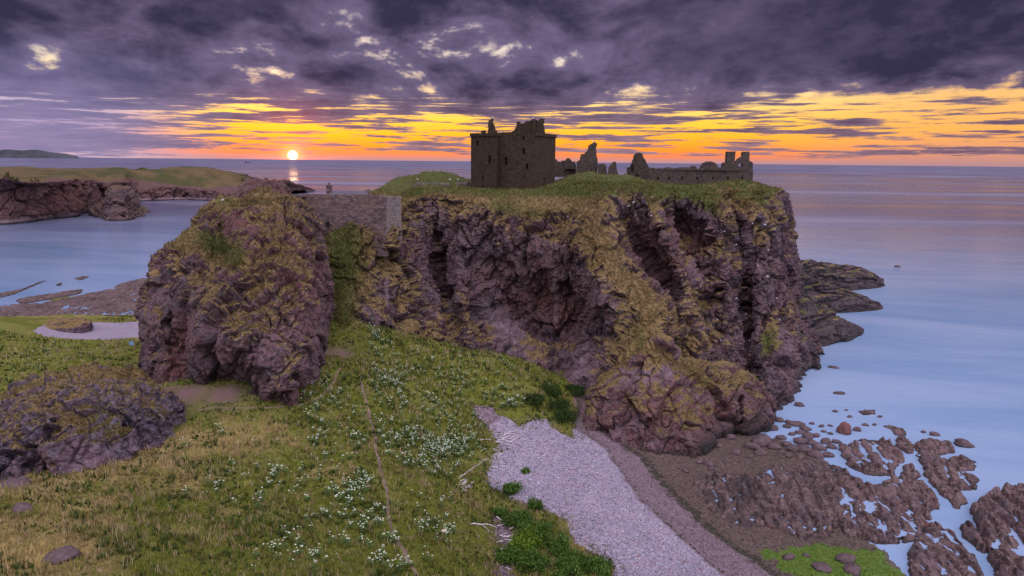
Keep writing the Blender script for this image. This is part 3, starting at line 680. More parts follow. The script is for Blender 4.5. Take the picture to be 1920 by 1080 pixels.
# tidal ridges running out to sea beyond the headland
def ridge_rock(name, crest, width, label, seed, cat='sea rock', mat=None, group=None):
    """crest: list of (photo x, photo y, metres ahead); a spine with sloping flanks down into the water"""
    c = np.array([atY(*p) for p in crest]); nu = 130
    c = cr_basis(np.linspace(0, len(c) - 1, nu), len(c)) @ c
    t = np.gradient(c[:, :2], axis=0); t /= np.linalg.norm(t, axis=1)[:, None]; nrm = np.stack([t[:, 1], -t[:, 0]], 1)
    w = np.interp(np.linspace(0, 1, nu), np.linspace(0, 1, len(width)), width)
    rows = []
    for k in np.linspace(-1, 1, 70):
        h = (1 - abs(k) ** 1.3); z = np.where(True, (c[:, 2] + 1.5) * h - 1.5, 0)
        rows.append(np.column_stack([c[:, :2] + nrm * (k * w)[:, None], z]))
    P = np.array(rows); N = grid_normals(P); N = np.where(N[..., 2:] < 0, -N, N)
    ln = np.concatenate([[0], np.cumsum(np.linalg.norm(np.diff(c, axis=0), axis=1))]); kk = np.linspace(-1, 1, 70)
    Pn = np.stack([np.tile(ln * .22, (70, 1)), kk[:, None] * w[None] * 1.1, P[..., 2]], -1)
    Q, d = rockify(P, N, .75, 1.0, seed, 1.0, Pn); Q = P + (Q - P) * np.linspace(1, .5, nu)[None, :, None]
    N2 = grid_normals(Q); v = Q.reshape(-1, 3); nz = fbm(v * .3, 4)
    o = put_rock(name, Q, mat or ROCK_RIB, {'veg': sstep(.55, .9, np.abs(N2[..., 2].ravel()) + nz * .4) * sstep(3, 6, v[:, 2]) * .7, 'green': .3 + nz, 'wet': sstep(2.4, .5, v[:, 2] + nz * 1.6) * .65, 'pale': np.zeros(len(v)), 'red': np.zeros(len(v))})
    tag(o, label, cat, group)
ridge_rock('sea_rock', [(1480,535,200),(1500,545,202),(1530,565,206),(1565,586,210),(1595,605,214),(1618,619,216)], [6, 6.5, 6.5, 5.5, 3.5, 1], 'nearest dark rock rib sloping from the headland foot into the sea', 11.)
ridge_rock('sea_rock', [(1478,490,240),(1510,515,246),(1545,532,250),(1590,545,254),(1625,556,256),(1650,568,257)], [5, 5.5, 6, 6.5, 5.5, 1.5], 'middle rock rib with pale brown flank beyond the headland', 23.)
ridge_rock('sea_rock', [(1480,482,275),(1515,487,290),(1550,492,296),(1590,495,300),(1630,508,305),(1657,524,308)], [6, 7, 7.5, 7.5, 6, 1.5], 'farthest rock rib with mossy flank and jagged dark crest', 37.)
ridge_rock('sea_rock', [(1478,600,176),(1500,612,180),(1512,628,183),(1524,640,184)], [5, 6, 5, 2], 'short jagged rib at the right foot of the headland', 43.)

# far headland across the bay
FC = [[(-40,316,640),(-40,332,610),(-40,338,590),(-40,420,0)], [(0,317,650),(0,333,610),(0,342,590),(0,424,0)], [(45,318,640),(55,340,590),(60,352,570),(40,421,0)],
 [(90,319,640),(100,338,590),(100,350,572),(90,414,0)], [(135,320,660),(140,338,610),(142,346,590),(145,408,0)], [(160,320,690),(160,338,650),(162,345,640),(165,395,0)],
 [(190,320,720),(195,340,670),(195,350,660),(190,385,0)], [(230,320,740),(228,340,690),(228,348,680),(232,388,0)], [(255,320,770),(255,345,740),(252,355,730),(262,380,0)],
 [(300,319,800),(298,342,760),(298,350,750),(300,378,0)], [(345,318,800),(345,345,770),(345,352,760),(345,377,0)], [(380,318,820),(385,345,780),(385,356,770),(385,378,0)],
 [(410,334,850),(415,350,810),(418,360,800),(420,379,0)], [(450,340,880),(452,350,850),(455,362,840),(460,378,0)], [(500,343,900),(502,350,880),(505,362,870),(505,376,0)],
 [(528,346,900),(530,352,890),(532,362,880),(535,374,0)], [(546,360,900),(548,364,895),(549,367,890),(550,372,0)]]
def far_headland():
    cols = []
    for c in FC:
        bz = np.array(atZ(c[3][0], c[3][1], -1.)); q = [np.array(atY(c[k][0], c[k][1], yy)) for k, yy in ((0, max(900., bz[1] + 70)), (1, bz[1] + 24), (2, bz[1] + 8))] + [bz]
        cols.append([q[0] + np.array([0, 260, -30]), q[0] + np.array([0, 60, -1.])] + q + [q[-1] + np.array([0, -4, -8.])])
    P = net(np.array(cols).transpose(1, 0, 2), 520, 130, vw=[.4, .5, 1.2, .8, 2.6, .3]); N = grid_normals(P)
    if N[100, 200, 1] > 0: N = -N
    pf0 = pxy(P).reshape(P.shape[:2] + (2,)); z0 = P[..., 2]; top = sstep(.45, .85, N[..., 2]) * sstep(470, 430, pf0[..., 0])
    Q, d = rockify(P, N, 2.6, 3.2, 5.); Q = P + (Q - P) * (1 - .93 * top)[..., None] * sstep(-2, 8, z0)[..., None]
    Q[..., 2] += top * (3.0 * fbm(Q.reshape(-1, 3) * np.array([.03, .012, .03]), 4)).reshape(top.shape)
    N2 = grid_normals(Q); v = Q.reshape(-1, 3); nz = fbm(v * .05, 4); up = np.abs(N2[..., 2].ravel())
    pf = pxy(Q); ln = np.interp(pf[:, 0], [-60, 0, 60, 100, 155, 200, 250, 300, 350, 400, 440, 462, 470], [335, 336, 346, 331, 336, 338, 336, 345, 350, 350, 347, 340, 300])
    veg = sstep(4, -4, pf[:, 1] - ln + nz * 9) * .8 + .35 * sstep(.5, .9, up + nz * .5)
    o = put_rock('far_headland', Q, ROCK_FAR, {'veg': veg, 'green': .22 + .9 * nz + .5 * fbm(v * .012, 3), 'pale': sstep(5, 2.5, v[:, 2]) * .8, 'wet': sstep(2.2, .8, v[:, 2]), 'red': .35 + nz * .5})
    o['kind'] = 'structure'
far_headland()
ring_rock('sea_stack', [[(192,385,-6),(186,392,-4),(182,400,-2),(176,406,0)], [(200,372,-9),(196,385,-6),(194,398,-3),(192,411,0)], [(212,358,-12),(212,375,-7),(212,395,-3),(212,413,0)],
  [(228,356,-12),(230,372,-7),(232,395,-3),(236,412,0)], [(240,358,-10),(246,374,-6),(247,394,-3),(252,407,0)], [(246,362,-8),(250,375,-4),(252,392,-3),(275,399,0)],
  [(238,358,-3),(242,372,-2),(246,390,-1),(262,394,0)], [(205,370,-3),(198,380,-2),(190,390,-1),(180,398,0)]],
  ROCK_FAR, 120, 70, 1.5, 3.0, 2.8, 9., 'pinkish rounded sea stack standing in the bay before the far cliffs', 'sea stack', down=6, vegk=.6)

# faint coast on the horizon
def coast():
    xs = np.linspace(-120, 147, 60); v = []; Y = 24000
    for d in (0, 1):
        for a in xs:
            t = max(0, (147 - a) / 267); h = (0.2 + 12.5 * min(1, t * 3.2) ** .75 + .8 * math.sin(a * .11) * min(1, t * 4)) * (1 if not d else .8)
            p = atY(a, 293.6 - h, Y + d * 3000); v.append((p[0], Y + d * 3000, p[2]))
        for a in xs: p = atY(a, 292, Y - 200 + d * 3600); v.append((p[0], Y - 200 + d * 3600, -5))
    n = len(xs); f = []
    for i in range(n - 1):
        f += [[i, i + 1, n + i + 1, n + i], [2 * n + i, 2 * n + i + 1, i + 1, i], [3 * n + i, 3 * n + i + 1, 2 * n + i + 1, 2 * n + i]]
    link('hills', pymesh('hills', v, f), COAST)['kind'] = 'structure'
coast()

# ---------------------------------------------------------------- castle
def walls(bm_v, bm_f, p0, p1, z0, z1, opens, depth, inward):
    """one straight wall face with real openings; returns list of window (verts, faces)"""
    p0 = np.array(p0[:2]); p1 = np.array(p1[:2]); L = np.linalg.norm(p1 - p0); e = (p1 - p0) / L; n = np.array(inward)
    xs = sorted({0, L, *[a for o in opens for a in (o[0], o[1])]}); zs = sorted({z0, z1, *[a for o in opens for a in (o[2], o[3])]})
    for i in range(len(xs) - 1):
        for j in range(len(zs) - 1):
            cx, cz = (xs[i] + xs[i + 1]) / 2, (zs[j] + zs[j + 1]) / 2
            if any(o[0] < cx < o[1] and o[2] < cz < o[3] for o in opens): continue
            b = len(bm_v)
            for a, c in ((xs[i], zs[j]), (xs[i + 1], zs[j]), (xs[i + 1], zs[j + 1]), (xs[i], zs[j + 1])): bm_v.append((*(p0 + e * a), c))
            bm_f.append([b, b + 1, b + 2, b + 3])
    wins = []
    for a0, a1, c0, c1 in opens:
        o = [(*(p0 + e * a), c) for a, c in ((a0, c0), (a1, c0), (a1, c1), (a0, c1))]
        q = [(x + n[0] * depth, y + n[1] * depth, z) for x, y, z in o]
        wins.append((o + q, [[0, 1, 5, 4], [1, 2, 6, 5], [2, 3, 7, 6], [3, 0, 4, 7], [4, 5, 6, 7]]))
    return wins
def prism(pts, thick, jag=0.0, seed=0):
    """outline given as (photo x, photo y) at a distance -> a wall fragment with thickness; pts are world points in a vertical plane"""
    v = [tuple(p) for p in pts]; n = len(v); d = np.array(thick)
    v2 = [tuple(np.array(p) + d) for p in v]
    f = [list(range(n)), list(range(2 * n - 1, n - 1, -1))] + [[i, (i + 1) % n, n + (i + 1) % n, n + i] for i in range(n)]
    return v + v2, [f[0][::-1], f[1][::-1]] + [q for q in f[2:]]
def rough_outline(pts, k=3, amp=.18, seed=1):
    """break straight outline edges so that ruined tops are ragged"""
    r = random.Random(seed); out = []
    for i, p in enumerate(pts):
        q = pts[(i + 1) % len(pts)]; out.append(p)
        if i == len(pts) - 1: break
        for j in range(1, k): t = j / k; out.append(tuple(p[m] + (q[m] - p[m]) * t + (r.uniform(-amp, amp) if m != 1 else 0) for m in range(3)))
    return out
def frag(name, zoomed, ox, oy, sc, Y, thick, mat, parent, k=3, amp=.16, y2=None):
    n = len(zoomed); xs = [a for a, b in zoomed]; x0, x1 = min(xs), max(xs)
    pts = [atY(ox + a / sc, oy + b / sc, Y if y2 is None else Y + (y2 - Y) * (a - x0) / (x1 - x0)) for a, b in zoomed]
    v, f = prism(rough_outline(pts, k, amp, len(zoomed)), thick); return link(name, pymesh(name, v, f), mat, parent)
def child_mesh(name, vf, mats, parent):
    o = link(name, pymesh(name, *vf), None, parent)
    for m in mats: o.data.materials.append(m)
    return o

def window(wv, wf, mat, root, inv):
    # stone reveal, with the dark opening at its back as a sub-part
    o = link('window', pymesh('window', wv, wf[:4]), mat, root); o.matrix_parent_inverse = inv
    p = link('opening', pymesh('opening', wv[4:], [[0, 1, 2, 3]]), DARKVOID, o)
    return o
def keep():
    root = empty('tower_keep', (0, 182, 46.5))
    inv = Matrix.Translation((0, -182, -46.5))
    cor = [(883, 184), (931.5, 176), (935, 178.3), (1002, 175), (1041, 187.5), (1003, 199), (918, 198)]
    X0 = [atY(px, 300, Y)[0] for px, Y in cor]; pts = [(x, c[1]) for x, c in zip(X0, cor)]
    z0 = 43.0; ztop = lambda py, Y: atY(950, py, Y)[2]
    tops = [ztop(251, 184), 61.0, 61.0]
    W = {0: [(895.5, 269, 4.6, 10), (918, 299, 5, 14.5), (906.5, 333, 3.4, 8), (906.5, 350, 3.2, 6)],
         2: [(949, 302, 5, 14.5), (981, 259, 3.2, 5.5), (982, 283.5, 4, 10.5), (988, 312, 4.6, 10), (984, 352, 2.6, 6.5)], 3: [(1020.5, 336, 2.6, 5)]}
    v, f = [], []; zt = 60.6
    for i in range(len(pts)):
        a, b = pts[i], pts[(i + 1) % len(pts)]; e = np.array(b) - np.array(a); L = np.linalg.norm(e); e = e / L
        inw = np.array([-e[1], e[0]]); cen = np.mean(pts, 0)
        if (cen - np.array(a)) @ inw < 0: inw = -inw
        ops = []
        for px, py, w, h in W.get(i, []):
            ya, yb = cor[i][1], cor[(i + 1) % len(cor)][1]
            t = (px - cor[i][0]) / (cor[(i + 1) % len(cor)][0] - cor[i][0]); Y = ya + (yb - ya) * t
            s = Y / F_PX; c = t * L; ww = max(w * s * L / abs(b[0] - a[0] + 1e-6), .35); z = atY(px, py, Y)[2]
            ops.append((c - ww / 2, c + ww / 2, z - h * s / 2, z + h * s / 2))
        for wv, wf in walls(v, f, a, b, z0, zt, ops, .75, inw):
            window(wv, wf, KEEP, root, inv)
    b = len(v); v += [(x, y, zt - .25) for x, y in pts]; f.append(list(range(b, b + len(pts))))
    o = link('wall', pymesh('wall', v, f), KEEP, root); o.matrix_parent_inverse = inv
    # corbelled parapets over the wing and the right-hand corner, slightly proud
    def parapet(idx, h0, h1, out, seed):
        v, f = [], []
        r = random.Random(seed)
        for i, j in zip(idx[:-1], idx[1:]):
            a, c = np.array(pts[i]), np.array(pts[j]); e = (c - a) / np.linalg.norm(c - a); nn = np.array([e[1], -e[0]])
            if (np.mean(pts, 0) - a) @ nn > 0: nn = -nn
            K = 10
            for k in range(K):
                p, q = a + (c - a) * k / K - e * .1, a + (c - a) * (k + 1) / K + e * .1
                top = h1 + r.uniform(-.12, .12); bb = len(v)
                for s in (out, -.6):
                    for w, z in ((p, h0), (q, h0), (q, top), (p, top)): v.append((*(w + nn * s), z))
                f += [[bb, bb + 1, bb + 2, bb + 3], [bb + 7, bb + 6, bb + 5, bb + 4], [bb + 3, bb + 2, bb + 6, bb + 7], [bb, bb + 4, bb + 5, bb + 1], [bb + 1, bb + 5, bb + 6, bb + 2], [bb + 4, bb, bb + 3, bb + 7]]
        o = link('parapet', pymesh('parapet', v, f), KEEP, root); o.matrix_parent_inverse = inv
    parapet([6, 0, 1], 60.3, 61.05, .28, 1); parapet([3, 4, 5], 60.35, 61.1, .28, 2); parapet([2, 3], 60.3, 61.25, .04, 3)
    def fr(nm, z, Y, th, k=3, amp=.15):
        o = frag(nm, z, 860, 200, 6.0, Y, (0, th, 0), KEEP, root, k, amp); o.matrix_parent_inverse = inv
    fr('ruined_gable', [(318, 330), (330, 262), (328, 200), (345, 150), (368, 132), (388, 130), (390, 195), (412, 240), (440, 290), (456, 330)], 181.5, 1.6)
    fr('wall_stub', [(245, 330), (248, 282), (270, 266), (305, 264), (303, 330)], 183, 1.6)
    fr('ruined_cap_house', [(585, 330), (598, 290), (630, 256), (648, 225), (648, 170), (672, 164), (698, 172), (702, 198), (735, 186), (762, 160), (815, 152), (830, 138), (862, 140), (868, 152), (900, 156), (905, 134), (940, 136), (972, 136), (958, 190), (968, 250), (980, 330)], 182, 1.4)
    fr('cap_house_wall', [(700, 330), (705, 215), (760, 195), (830, 170), (905, 175), (950, 200), (955, 330)], 184.5, 4.0)
    fr('chimney', [(828, 330), (833, 138), (866, 138), (870, 330)], 181.2, .75, 2, .05)
    return tag(root, 'tall square roofless stone tower with small dark windows on the clifftop', 'castle tower')
keep()

def lone(name, label, cat, Y, parts, ox, oy, sc, mat=RUIN, group=None, y2=None):
    b = atY(ox + parts[0][1][0][0] / sc, oy + parts[0][1][0][1] / sc, Y); root = empty(name, b); inv = Matrix.Translation([-q for q in b])
    for nm, z, dy, th in parts:
        o = frag(nm, z, ox, oy, sc, Y + dy, (th * .15, th, 0), mat, root, 3, .14, None if y2 is None else y2 + dy); o.matrix_parent_inverse = inv
    return tag(root, label, cat, group)
Z1 = (860, 200, 6.0)
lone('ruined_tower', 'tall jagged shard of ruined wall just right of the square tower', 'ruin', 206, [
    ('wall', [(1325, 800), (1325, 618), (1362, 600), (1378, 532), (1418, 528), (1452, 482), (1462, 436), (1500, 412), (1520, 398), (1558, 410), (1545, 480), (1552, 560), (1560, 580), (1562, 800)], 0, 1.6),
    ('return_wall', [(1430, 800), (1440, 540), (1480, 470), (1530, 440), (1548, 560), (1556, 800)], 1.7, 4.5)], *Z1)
lone('ruined_wall', 'low broken wall between the jagged shard and the small upright stub', 'ruin', 204, [('wall', [(1566, 800), (1566, 655), (1600, 642), (1640, 645), (1662, 668), (1672, 800)], 0, 2.0)], *Z1)
lone('ruined_wall', 'small upright wall stub with sloping left side on the plateau', 'ruin', 203, [('wall', [(1674, 800), (1684, 682), (1712, 655), (1738, 620), (1768, 618), (1778, 700), (1798, 800)], 0, 1.8)], *Z1)
lone('ruined_chapel', 'low ruined building with rounded arch stump right beside the square tower', 'ruin', 212, [
    ('wall', [(1066, 790), (1066, 600), (1084, 592), (1104, 594), (1106, 618), (1150, 622), (1156, 605), (1188, 606), (1196, 640), (1312, 640), (1314, 790)], 0, 2.0),
    ('arch', [(1192, 700), (1194, 612), (1206, 588), (1232, 576), (1258, 588), (1272, 616), (1310, 620), (1312, 700)], -1.0, .8)], *Z1)

def range_building():
    Z = (1140, 240, 5.14); A = [(1213, 206), (1411, 214)]
    root = empty('ruined_range', atY(1300, 345, 210)); loc = np.array(root.location); inv = Matrix.Translation([-q for q in loc])
    pa, pb = atY(1214, 340, 206), atY(1411, 340, 214)
    def ap(o): o.parent = root; o.matrix_parent_inverse = inv
    # long front wall, ragged top, seven small windows
    v, f = [], []; L = math.hypot(pb[0] - pa[0], pb[1] - pa[1]); ops = []
    for zx in (478, 583, 703, 850, 1000, 1147, 1290):
        px = 1140 + zx / 5.14; t = (px - 1214) / (1411 - 1214); Y = 206 + 8 * t; z = atY(px, 240 + 484 / 5.14, Y)[2]
        ops.append((t * L - .28, t * L + .28, z - .42, z + .42))
    zt = atY(1300, 318, 210)[2]
    for wv, wf in walls(v, f, pa, pb, 43.5, zt, ops, .7, (0, 1)):
        window(wv, wf, RUIN, root, inv)
    ap(link('wall', pymesh('wall', v, f), RUIN))
    def fr(nm, z, Y, th, k=3, amp=.12, y2=None):
        n = frag(nm, z, *Z, Y, (0, th, 0), RUIN, None, k, amp, y2); ap(n)
    fr('wall_top', [(385, 408), (388, 388), (420, 382), (470, 392), (500, 388), (545, 384), (590, 378), (640, 390), (690, 380), (750, 378), (790, 382), (815, 362), (850, 372), (862, 392), (900, 390), (960, 384), (1060, 378), (1110, 382), (1135, 384), (1135, 408)], 206.02, 1.1, 2, .1, 211.2)
    fr('wall_block', [(1135, 412), (1140, 378), (1240, 380), (1270, 385), (1395, 385), (1395, 412)], 211.3, 1.2, 2, .05, 214)
    fr('gable', [(188, 620), (186, 382), (215, 374), (235, 330), (250, 288), (266, 250), (285, 238), (320, 244), (334, 250), (345, 290), (368, 330), (398, 380), (390, 620)], 211, 1.3, 3, .14, 206)
    fr('far_gable_wall', [(385, 560), (390, 400), (420, 395), (1100, 400), (1130, 560)], 216, 1.0, 6, .1, 221)
    fr('vault_stump', [(918, 410), (925, 368), (945, 338), (985, 322), (1025, 328), (1052, 352), (1060, 378), (1062, 410)], 213, 4.5)
    fr('chimney', [(1140, 400), (1146, 238), (1148, 226), (1232, 226), (1230, 240), (1222, 330), (1222, 400)], 212.5, 1.6, 2, .05)
    fr('chimney', [(1296, 400), (1298, 240), (1302, 228), (1364, 228), (1366, 250), (1364, 310), (1364, 400)], 213.5, 1.6, 2, .05)
    fr('gable', [(1222, 400), (1222, 330), (1245, 302), (1296, 272), (1298, 340), (1262, 345), (1258, 372), (1300, 375), (1300, 400)], 213.2, 1.0)
    fr('wall_stub', [(1100, 400), (1105, 345), (1120, 332), (1142, 335), (1142, 400)], 212.6, 1.5, 2, .06)
    fr('end_wall', [(1364, 560), (1364, 318), (1380, 322), (1398, 335), (1396, 400), (1380, 560)], 214.2, 5.0, 2, .08)
    for (zx, zy, w, h) in ((237, 385, .5, 1.0), (286, 468, .6, .8)):
        px, py = 1140 + zx / 5.14, 240 + zy / 5.14; Y = 211 - 5 * (zx - 186) / 212 - .03; c = atY(px, py, Y)
        e = np.array([.96, -.28 * 1.6, 0]) if False else np.array([1, -.62, 0]) / math.hypot(1, .62)
        q = [np.array(c) + e * a + np.array([0, 0, b]) for a, b in ((-w, -h), (w, -h), (w, h), (-w, h))]
        vv = [tuple(p) for p in q] + [tuple(p - np.array([.02, .05, 0])) for p in q]
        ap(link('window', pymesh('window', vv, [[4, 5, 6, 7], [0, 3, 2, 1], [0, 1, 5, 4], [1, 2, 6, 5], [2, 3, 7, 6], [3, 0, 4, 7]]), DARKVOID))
    return tag(root, 'long roofless stone range with two chimney stacks near the cliff edge', 'ruin')
range_building()

def curtain_wall():
    root = empty('curtain_wall', atY(640, 440, 150)); inv = Matrix.Translation([-q for q in root.location])
    def ap(o): o.parent = root; o.matrix_parent_inverse = inv
    a, b, c = atY(535, 366, 152), atY(724, 366, 150.2), atY(752, 368, 156)
    top = [(535, 369), (552, 367), (575, 366), (600, 367), (630, 367.5), (660, 367), (690, 367), (715, 368), (724, 368.5)]
    def face(pt0, pt1, tops, z0, n, seed, th, K=40):
        r = random.Random(seed); v = []; f = []
        p0, p1 = np.array(pt0), np.array(pt1); e = (p1 - p0)[:2]; e /= np.linalg.norm(e); nn = np.array([-e[1], e[0]])
        for k in range(K + 1):
            t = k / K; p = p0 + (p1 - p0) * t; z = np.interp(t, np.linspace(0, 1, len(tops)), tops) + r.uniform(-.12, .12)
            for q in (p[:2], p[:2] + nn * th):
                v += [(q[0], q[1], z0), (q[0], q[1], z)]
        for k in range(K):
            i = k * 4; j = i + 4
            f += [[i, j, j + 1, i + 1], [i + 1, j + 1, j + 3, i + 3], [i + 2, i + 3, j + 3, j + 2]]
        f += [[0, 1, 3, 2], [K * 4, K * 4 + 2, K * 4 + 3, K * 4 + 1]]
        return v, f
    zt = [atY(px, py, 151)[2] for px, py in top]
    ap(link('front_wall', pymesh('front_wall', *face(a, b, zt, 33, 0, 1, 1.6)), CURTAIN))
    ap(link('end_wall', pymesh('end_wall', *face(b, c, [zt[-1] + .05, atY(752, 369, 156)[2]], 35, 0, 2, -.01 + 1.2, 14)), PALEWALL))
    for px, py, w, h in ((569, 373, .35, .5), (614, 420, .3, .5)):
        q = np.array(atY(px, py, 151.2 - (px - 535) / 189 * 1.2)); v = [(q[0] + s * w, q[1] - .06 + d, q[2] + t * h) for d in (0, .5) for s, t in ((-1, -1), (1, -1), (1, 1), (-1, 1))]
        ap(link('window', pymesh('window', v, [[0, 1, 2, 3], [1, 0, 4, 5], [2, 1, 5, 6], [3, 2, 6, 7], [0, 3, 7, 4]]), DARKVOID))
    # coping stones picked out along the crest
    r = random.Random(5)
    for k in range(46):
        t = k / 46; p = np.array(a) + (np.array(b) - np.array(a)) * (t + .5 / 46); z = np.interp(t, np.linspace(0, 1, len(zt)), zt); w = .25 + r.random() * .08; hh = .16 + r.random() * .22
        v = [(p[0] + sx * w + r.uniform(-.04, .04), p[1] + (.8 + sy * .7), z - .05 + (hh if sz > 0 else -.3)) for sx in (-1, 1) for sy in (-1, 1) for sz in (-1, 1)]
        ap(link('stone', pymesh('stone', v, [[0, 1, 3, 2], [4, 6, 7, 5], [0, 4, 5, 1], [2, 3, 7, 6], [1, 5, 7, 3], [0, 2, 6, 4]]), CURTAIN))
    return tag(root, 'high stone curtain wall closing the gap between rock stack and headland', 'wall')
curtain_wall()

def box(name, x0, x1, y0, y1, z0, z1, mat, parent, inv):
    v = [(x, y, z) for x in (x0, x1) for y in (y0, y1) for z in (z0, z1)]
    o = link(name, pymesh(name, v, [[0, 1, 3, 2], [4, 6, 7, 5], [0, 4, 5, 1], [2, 3, 7, 6], [1, 5, 7, 3], [0, 2, 6, 4]]), mat, parent)
    if inv: o.matrix_parent_inverse = inv
    return o
def house():
    Y = 166.; root = empty('gatehouse', atY(655, 380, Y)); inv = Matrix.Translation([-q for q in root.location])
    x0 = atY(620, 360, Y)[0]; x1 = atY(691, 360, Y)[0]; zr = atY(655, 358.5, Y)[2]; ze = zr - 2.0
    box('wall', x0 + .1, x1 - .1, Y - 2.6, Y + 2.6, 38, ze, CURTAIN, root, inv)
    o = link('roof', pymesh('roof', [(x0, Y - 3, ze), (x1, Y - 3, ze), (x1, Y, zr), (x0, Y, zr), (x0, Y + 3, ze), (x1, Y + 3, ze)], [[0, 1, 2, 3], [3, 2, 5, 4], [0, 3, 4], [1, 5, 2], [0, 4, 5, 1]]), SLATE, root); o.matrix_parent_inverse = inv
    cx0, cx1 = atY(612.8, 350, Y)[0], atY(621.2, 350, Y)[0]; zc = atY(617, 349, Y)[2]
    ch = box('chimney', cx0, cx1, Y - .6, Y + .6, 40, zc, CURTAIN, root, inv); box('chimney_cap', cx0 - .12, cx1 + .12, Y - .72, Y + .72, zc + .003, zc + .22, CURTAIN, ch, None)
    box('chimney_pot', cx0 + .3, cx1 - .3, Y - .2, Y + .2, zc + .224, zc + .75, CURTAIN, ch, None)
    ex0, ex1 = atY(688.5, 350, Y)[0], atY(692, 350, Y)[0]; ze2 = atY(690, 355, Y)[2]
    box('gable_stack', ex0, ex1, Y - .5, Y + .5, 44, ze2, CURTAIN, root, inv)
    box('lamp_bracket', ex0 - .9, ex0 - .003, Y - .05, Y + .05, ze2 - .25, ze2 - .12, SLATE, root, inv)
    return tag(root, 'slate roofed house with tall chimney peeping over the curtain wall', 'house')
house()

def rubble_wall(label, ax, bx, seed):
    a, b = np.array(ax), np.array(bx); root = empty('rubble_wall', tuple(a)); r = random.Random(seed); L = np.linalg.norm(b - a); n = int(L / .55)
    for row in range(3):
        for k in range(n):
            p = (b - a) * ((k + .5 + .5 * (row % 2)) / n); w = .27 + r.uniform(0, .04); h = .17
            if row == 2 and r.random() < .3: continue
            v = [(p[0] + sx * w + r.uniform(-.05, .05), p[1] + sy * .4 + r.uniform(-.05, .05), p[2] + row * .36 + sz * h + r.uniform(-.03, .03)) for sx in (-1, 1) for sy in (-1, 1) for sz in (-1, 1)]
            o = link('stone', pymesh('stone', v, [[0, 1, 3, 2], [4, 6, 7, 5], [0, 4, 5, 1], [2, 3, 7, 6], [1, 5, 7, 3], [0, 2, 6, 4]]), PALEWALL, root)
    return tag(root, label, 'wall')
def top_at(px, py):
    h = hit(px, py, ('headland',)); return np.array(h[0]) if h else np.array(atY(px, py, 172))
rubble_wall('low pale rubble wall in the grass left of the square tower', top_at(776, 350) + np.array([0, .3, .1]), top_at(842, 350) + np.array([0, .3, .1]), 3)
rubble_wall('short rubble wall remnant touching the foot of the square tower', top_at(856, 349) + np.array([0, .3, .1]), top_at(882, 348) + np.array([0, .3, .1]), 4)

# ---------------------------------------------------------------- paths
def ribbon(name, pts, w, seed=0):
    P = []
    for a, b in pts:
        h = hit(a, b, ('ground',))
        if h: P.append(h[0][:2])
    P = np.array(P); n = max(30, int(np.linalg.norm(np.diff(P, axis=0), axis=1).sum() / .35))
    C = cr_basis(np.linspace(0, len(P) - 1, n), len(P)) @ P
    C += np.column_stack([_nz(C + seed, .35), _nz(C + seed + 50, .35)]) * .35
    t = np.gradient(C, axis=0); t /= np.linalg.norm(t, axis=1)[:, None] + 1e-9; nn = np.stack([t[:, 1], -t[:, 0]], 1)
    g = next(t for q, t in BVHS if q == 'ground'); v = []; K = 5
    ww = w * (1 + .8 * _nz(C * 1.0, .8))
    for i in range(n):
        for k in range(K):
            s = (k / (K - 1) - .5) * 2; p = C[i] + nn[i] * ww[i] * s
            h = g.ray_cast(Vector((p[0], p[1], 80)), Vector((0, 0, -1)))
            v.append((p[0], p[1], (h[0].z if h[0] else 10) + .05 - .10 * (abs(s) == 1)))
    o = link(name, mesh(name, v, grid_faces(n, K), True), DIRT); o['kind'] = 'structure'; return C
PATHS = [ribbon('path', [(684,672),(678,715),(688,760),(700,810),(708,850),(716,890),(726,935),(729,985),(748,1020),(772,1062),(790,1085)], .28),
         ribbon('path', [(652,660),(636,690),(628,712),(604,742),(560,758),(500,764),(440,764),(370,770)], .20, 5),
         ribbon('path', [(145,694),(175,678),(205,664),(225,654),(247,646)], .55, 9)]

# ---------------------------------------------------------------- grass, pebbles and flowers
def blades(P, up, h, col, k, w, lean=.5, rng=RNG):
    """k triangles per tuft; returns verts, faces, colours"""
    n = len(P); a = rng.uniform(0, 2 * math.pi, (n, k)); r = rng.uniform(0, 1, (n, k)) * h[:, None] * .45
    base = P[:, None] + np.stack([np.cos(a) * r, np.sin(a) * r, np.zeros_like(a)], -1)
    hh = h[:, None] * rng.uniform(.55, 1.15, (n, k)); b = rng.uniform(0, 2 * math.pi, (n, k)); ln = hh * lean * rng.uniform(.3, 1.2, (n, k))
    tip = base + up[:, None] * (hh * .5)[..., None] + np.stack([np.cos(b) * ln, np.sin(b) * ln, hh * .6], -1)
    c = b + math.pi / 2 + rng.uniform(-.4, .4, (n, k)); ww = w[:, None] * rng.uniform(.6, 1.3, (n, k)); sd = np.stack([np.cos(c) * ww, np.sin(c) * ww, np.zeros_like(a)], -1)
    base = base - np.array([0, 0, .05])
    V = np.stack([base - sd, base + sd, tip], 2).reshape(-1, 3)
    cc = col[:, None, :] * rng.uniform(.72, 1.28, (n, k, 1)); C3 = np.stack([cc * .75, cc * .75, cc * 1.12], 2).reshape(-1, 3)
    return V, np.arange(len(V)).reshape(-1, 3), np.clip(C3, 0, 1)
def mixc(t, a, b): t = np.clip(t, 0, 1)[:, None]; return np.array(a) * (1 - t) + np.array(b) * t
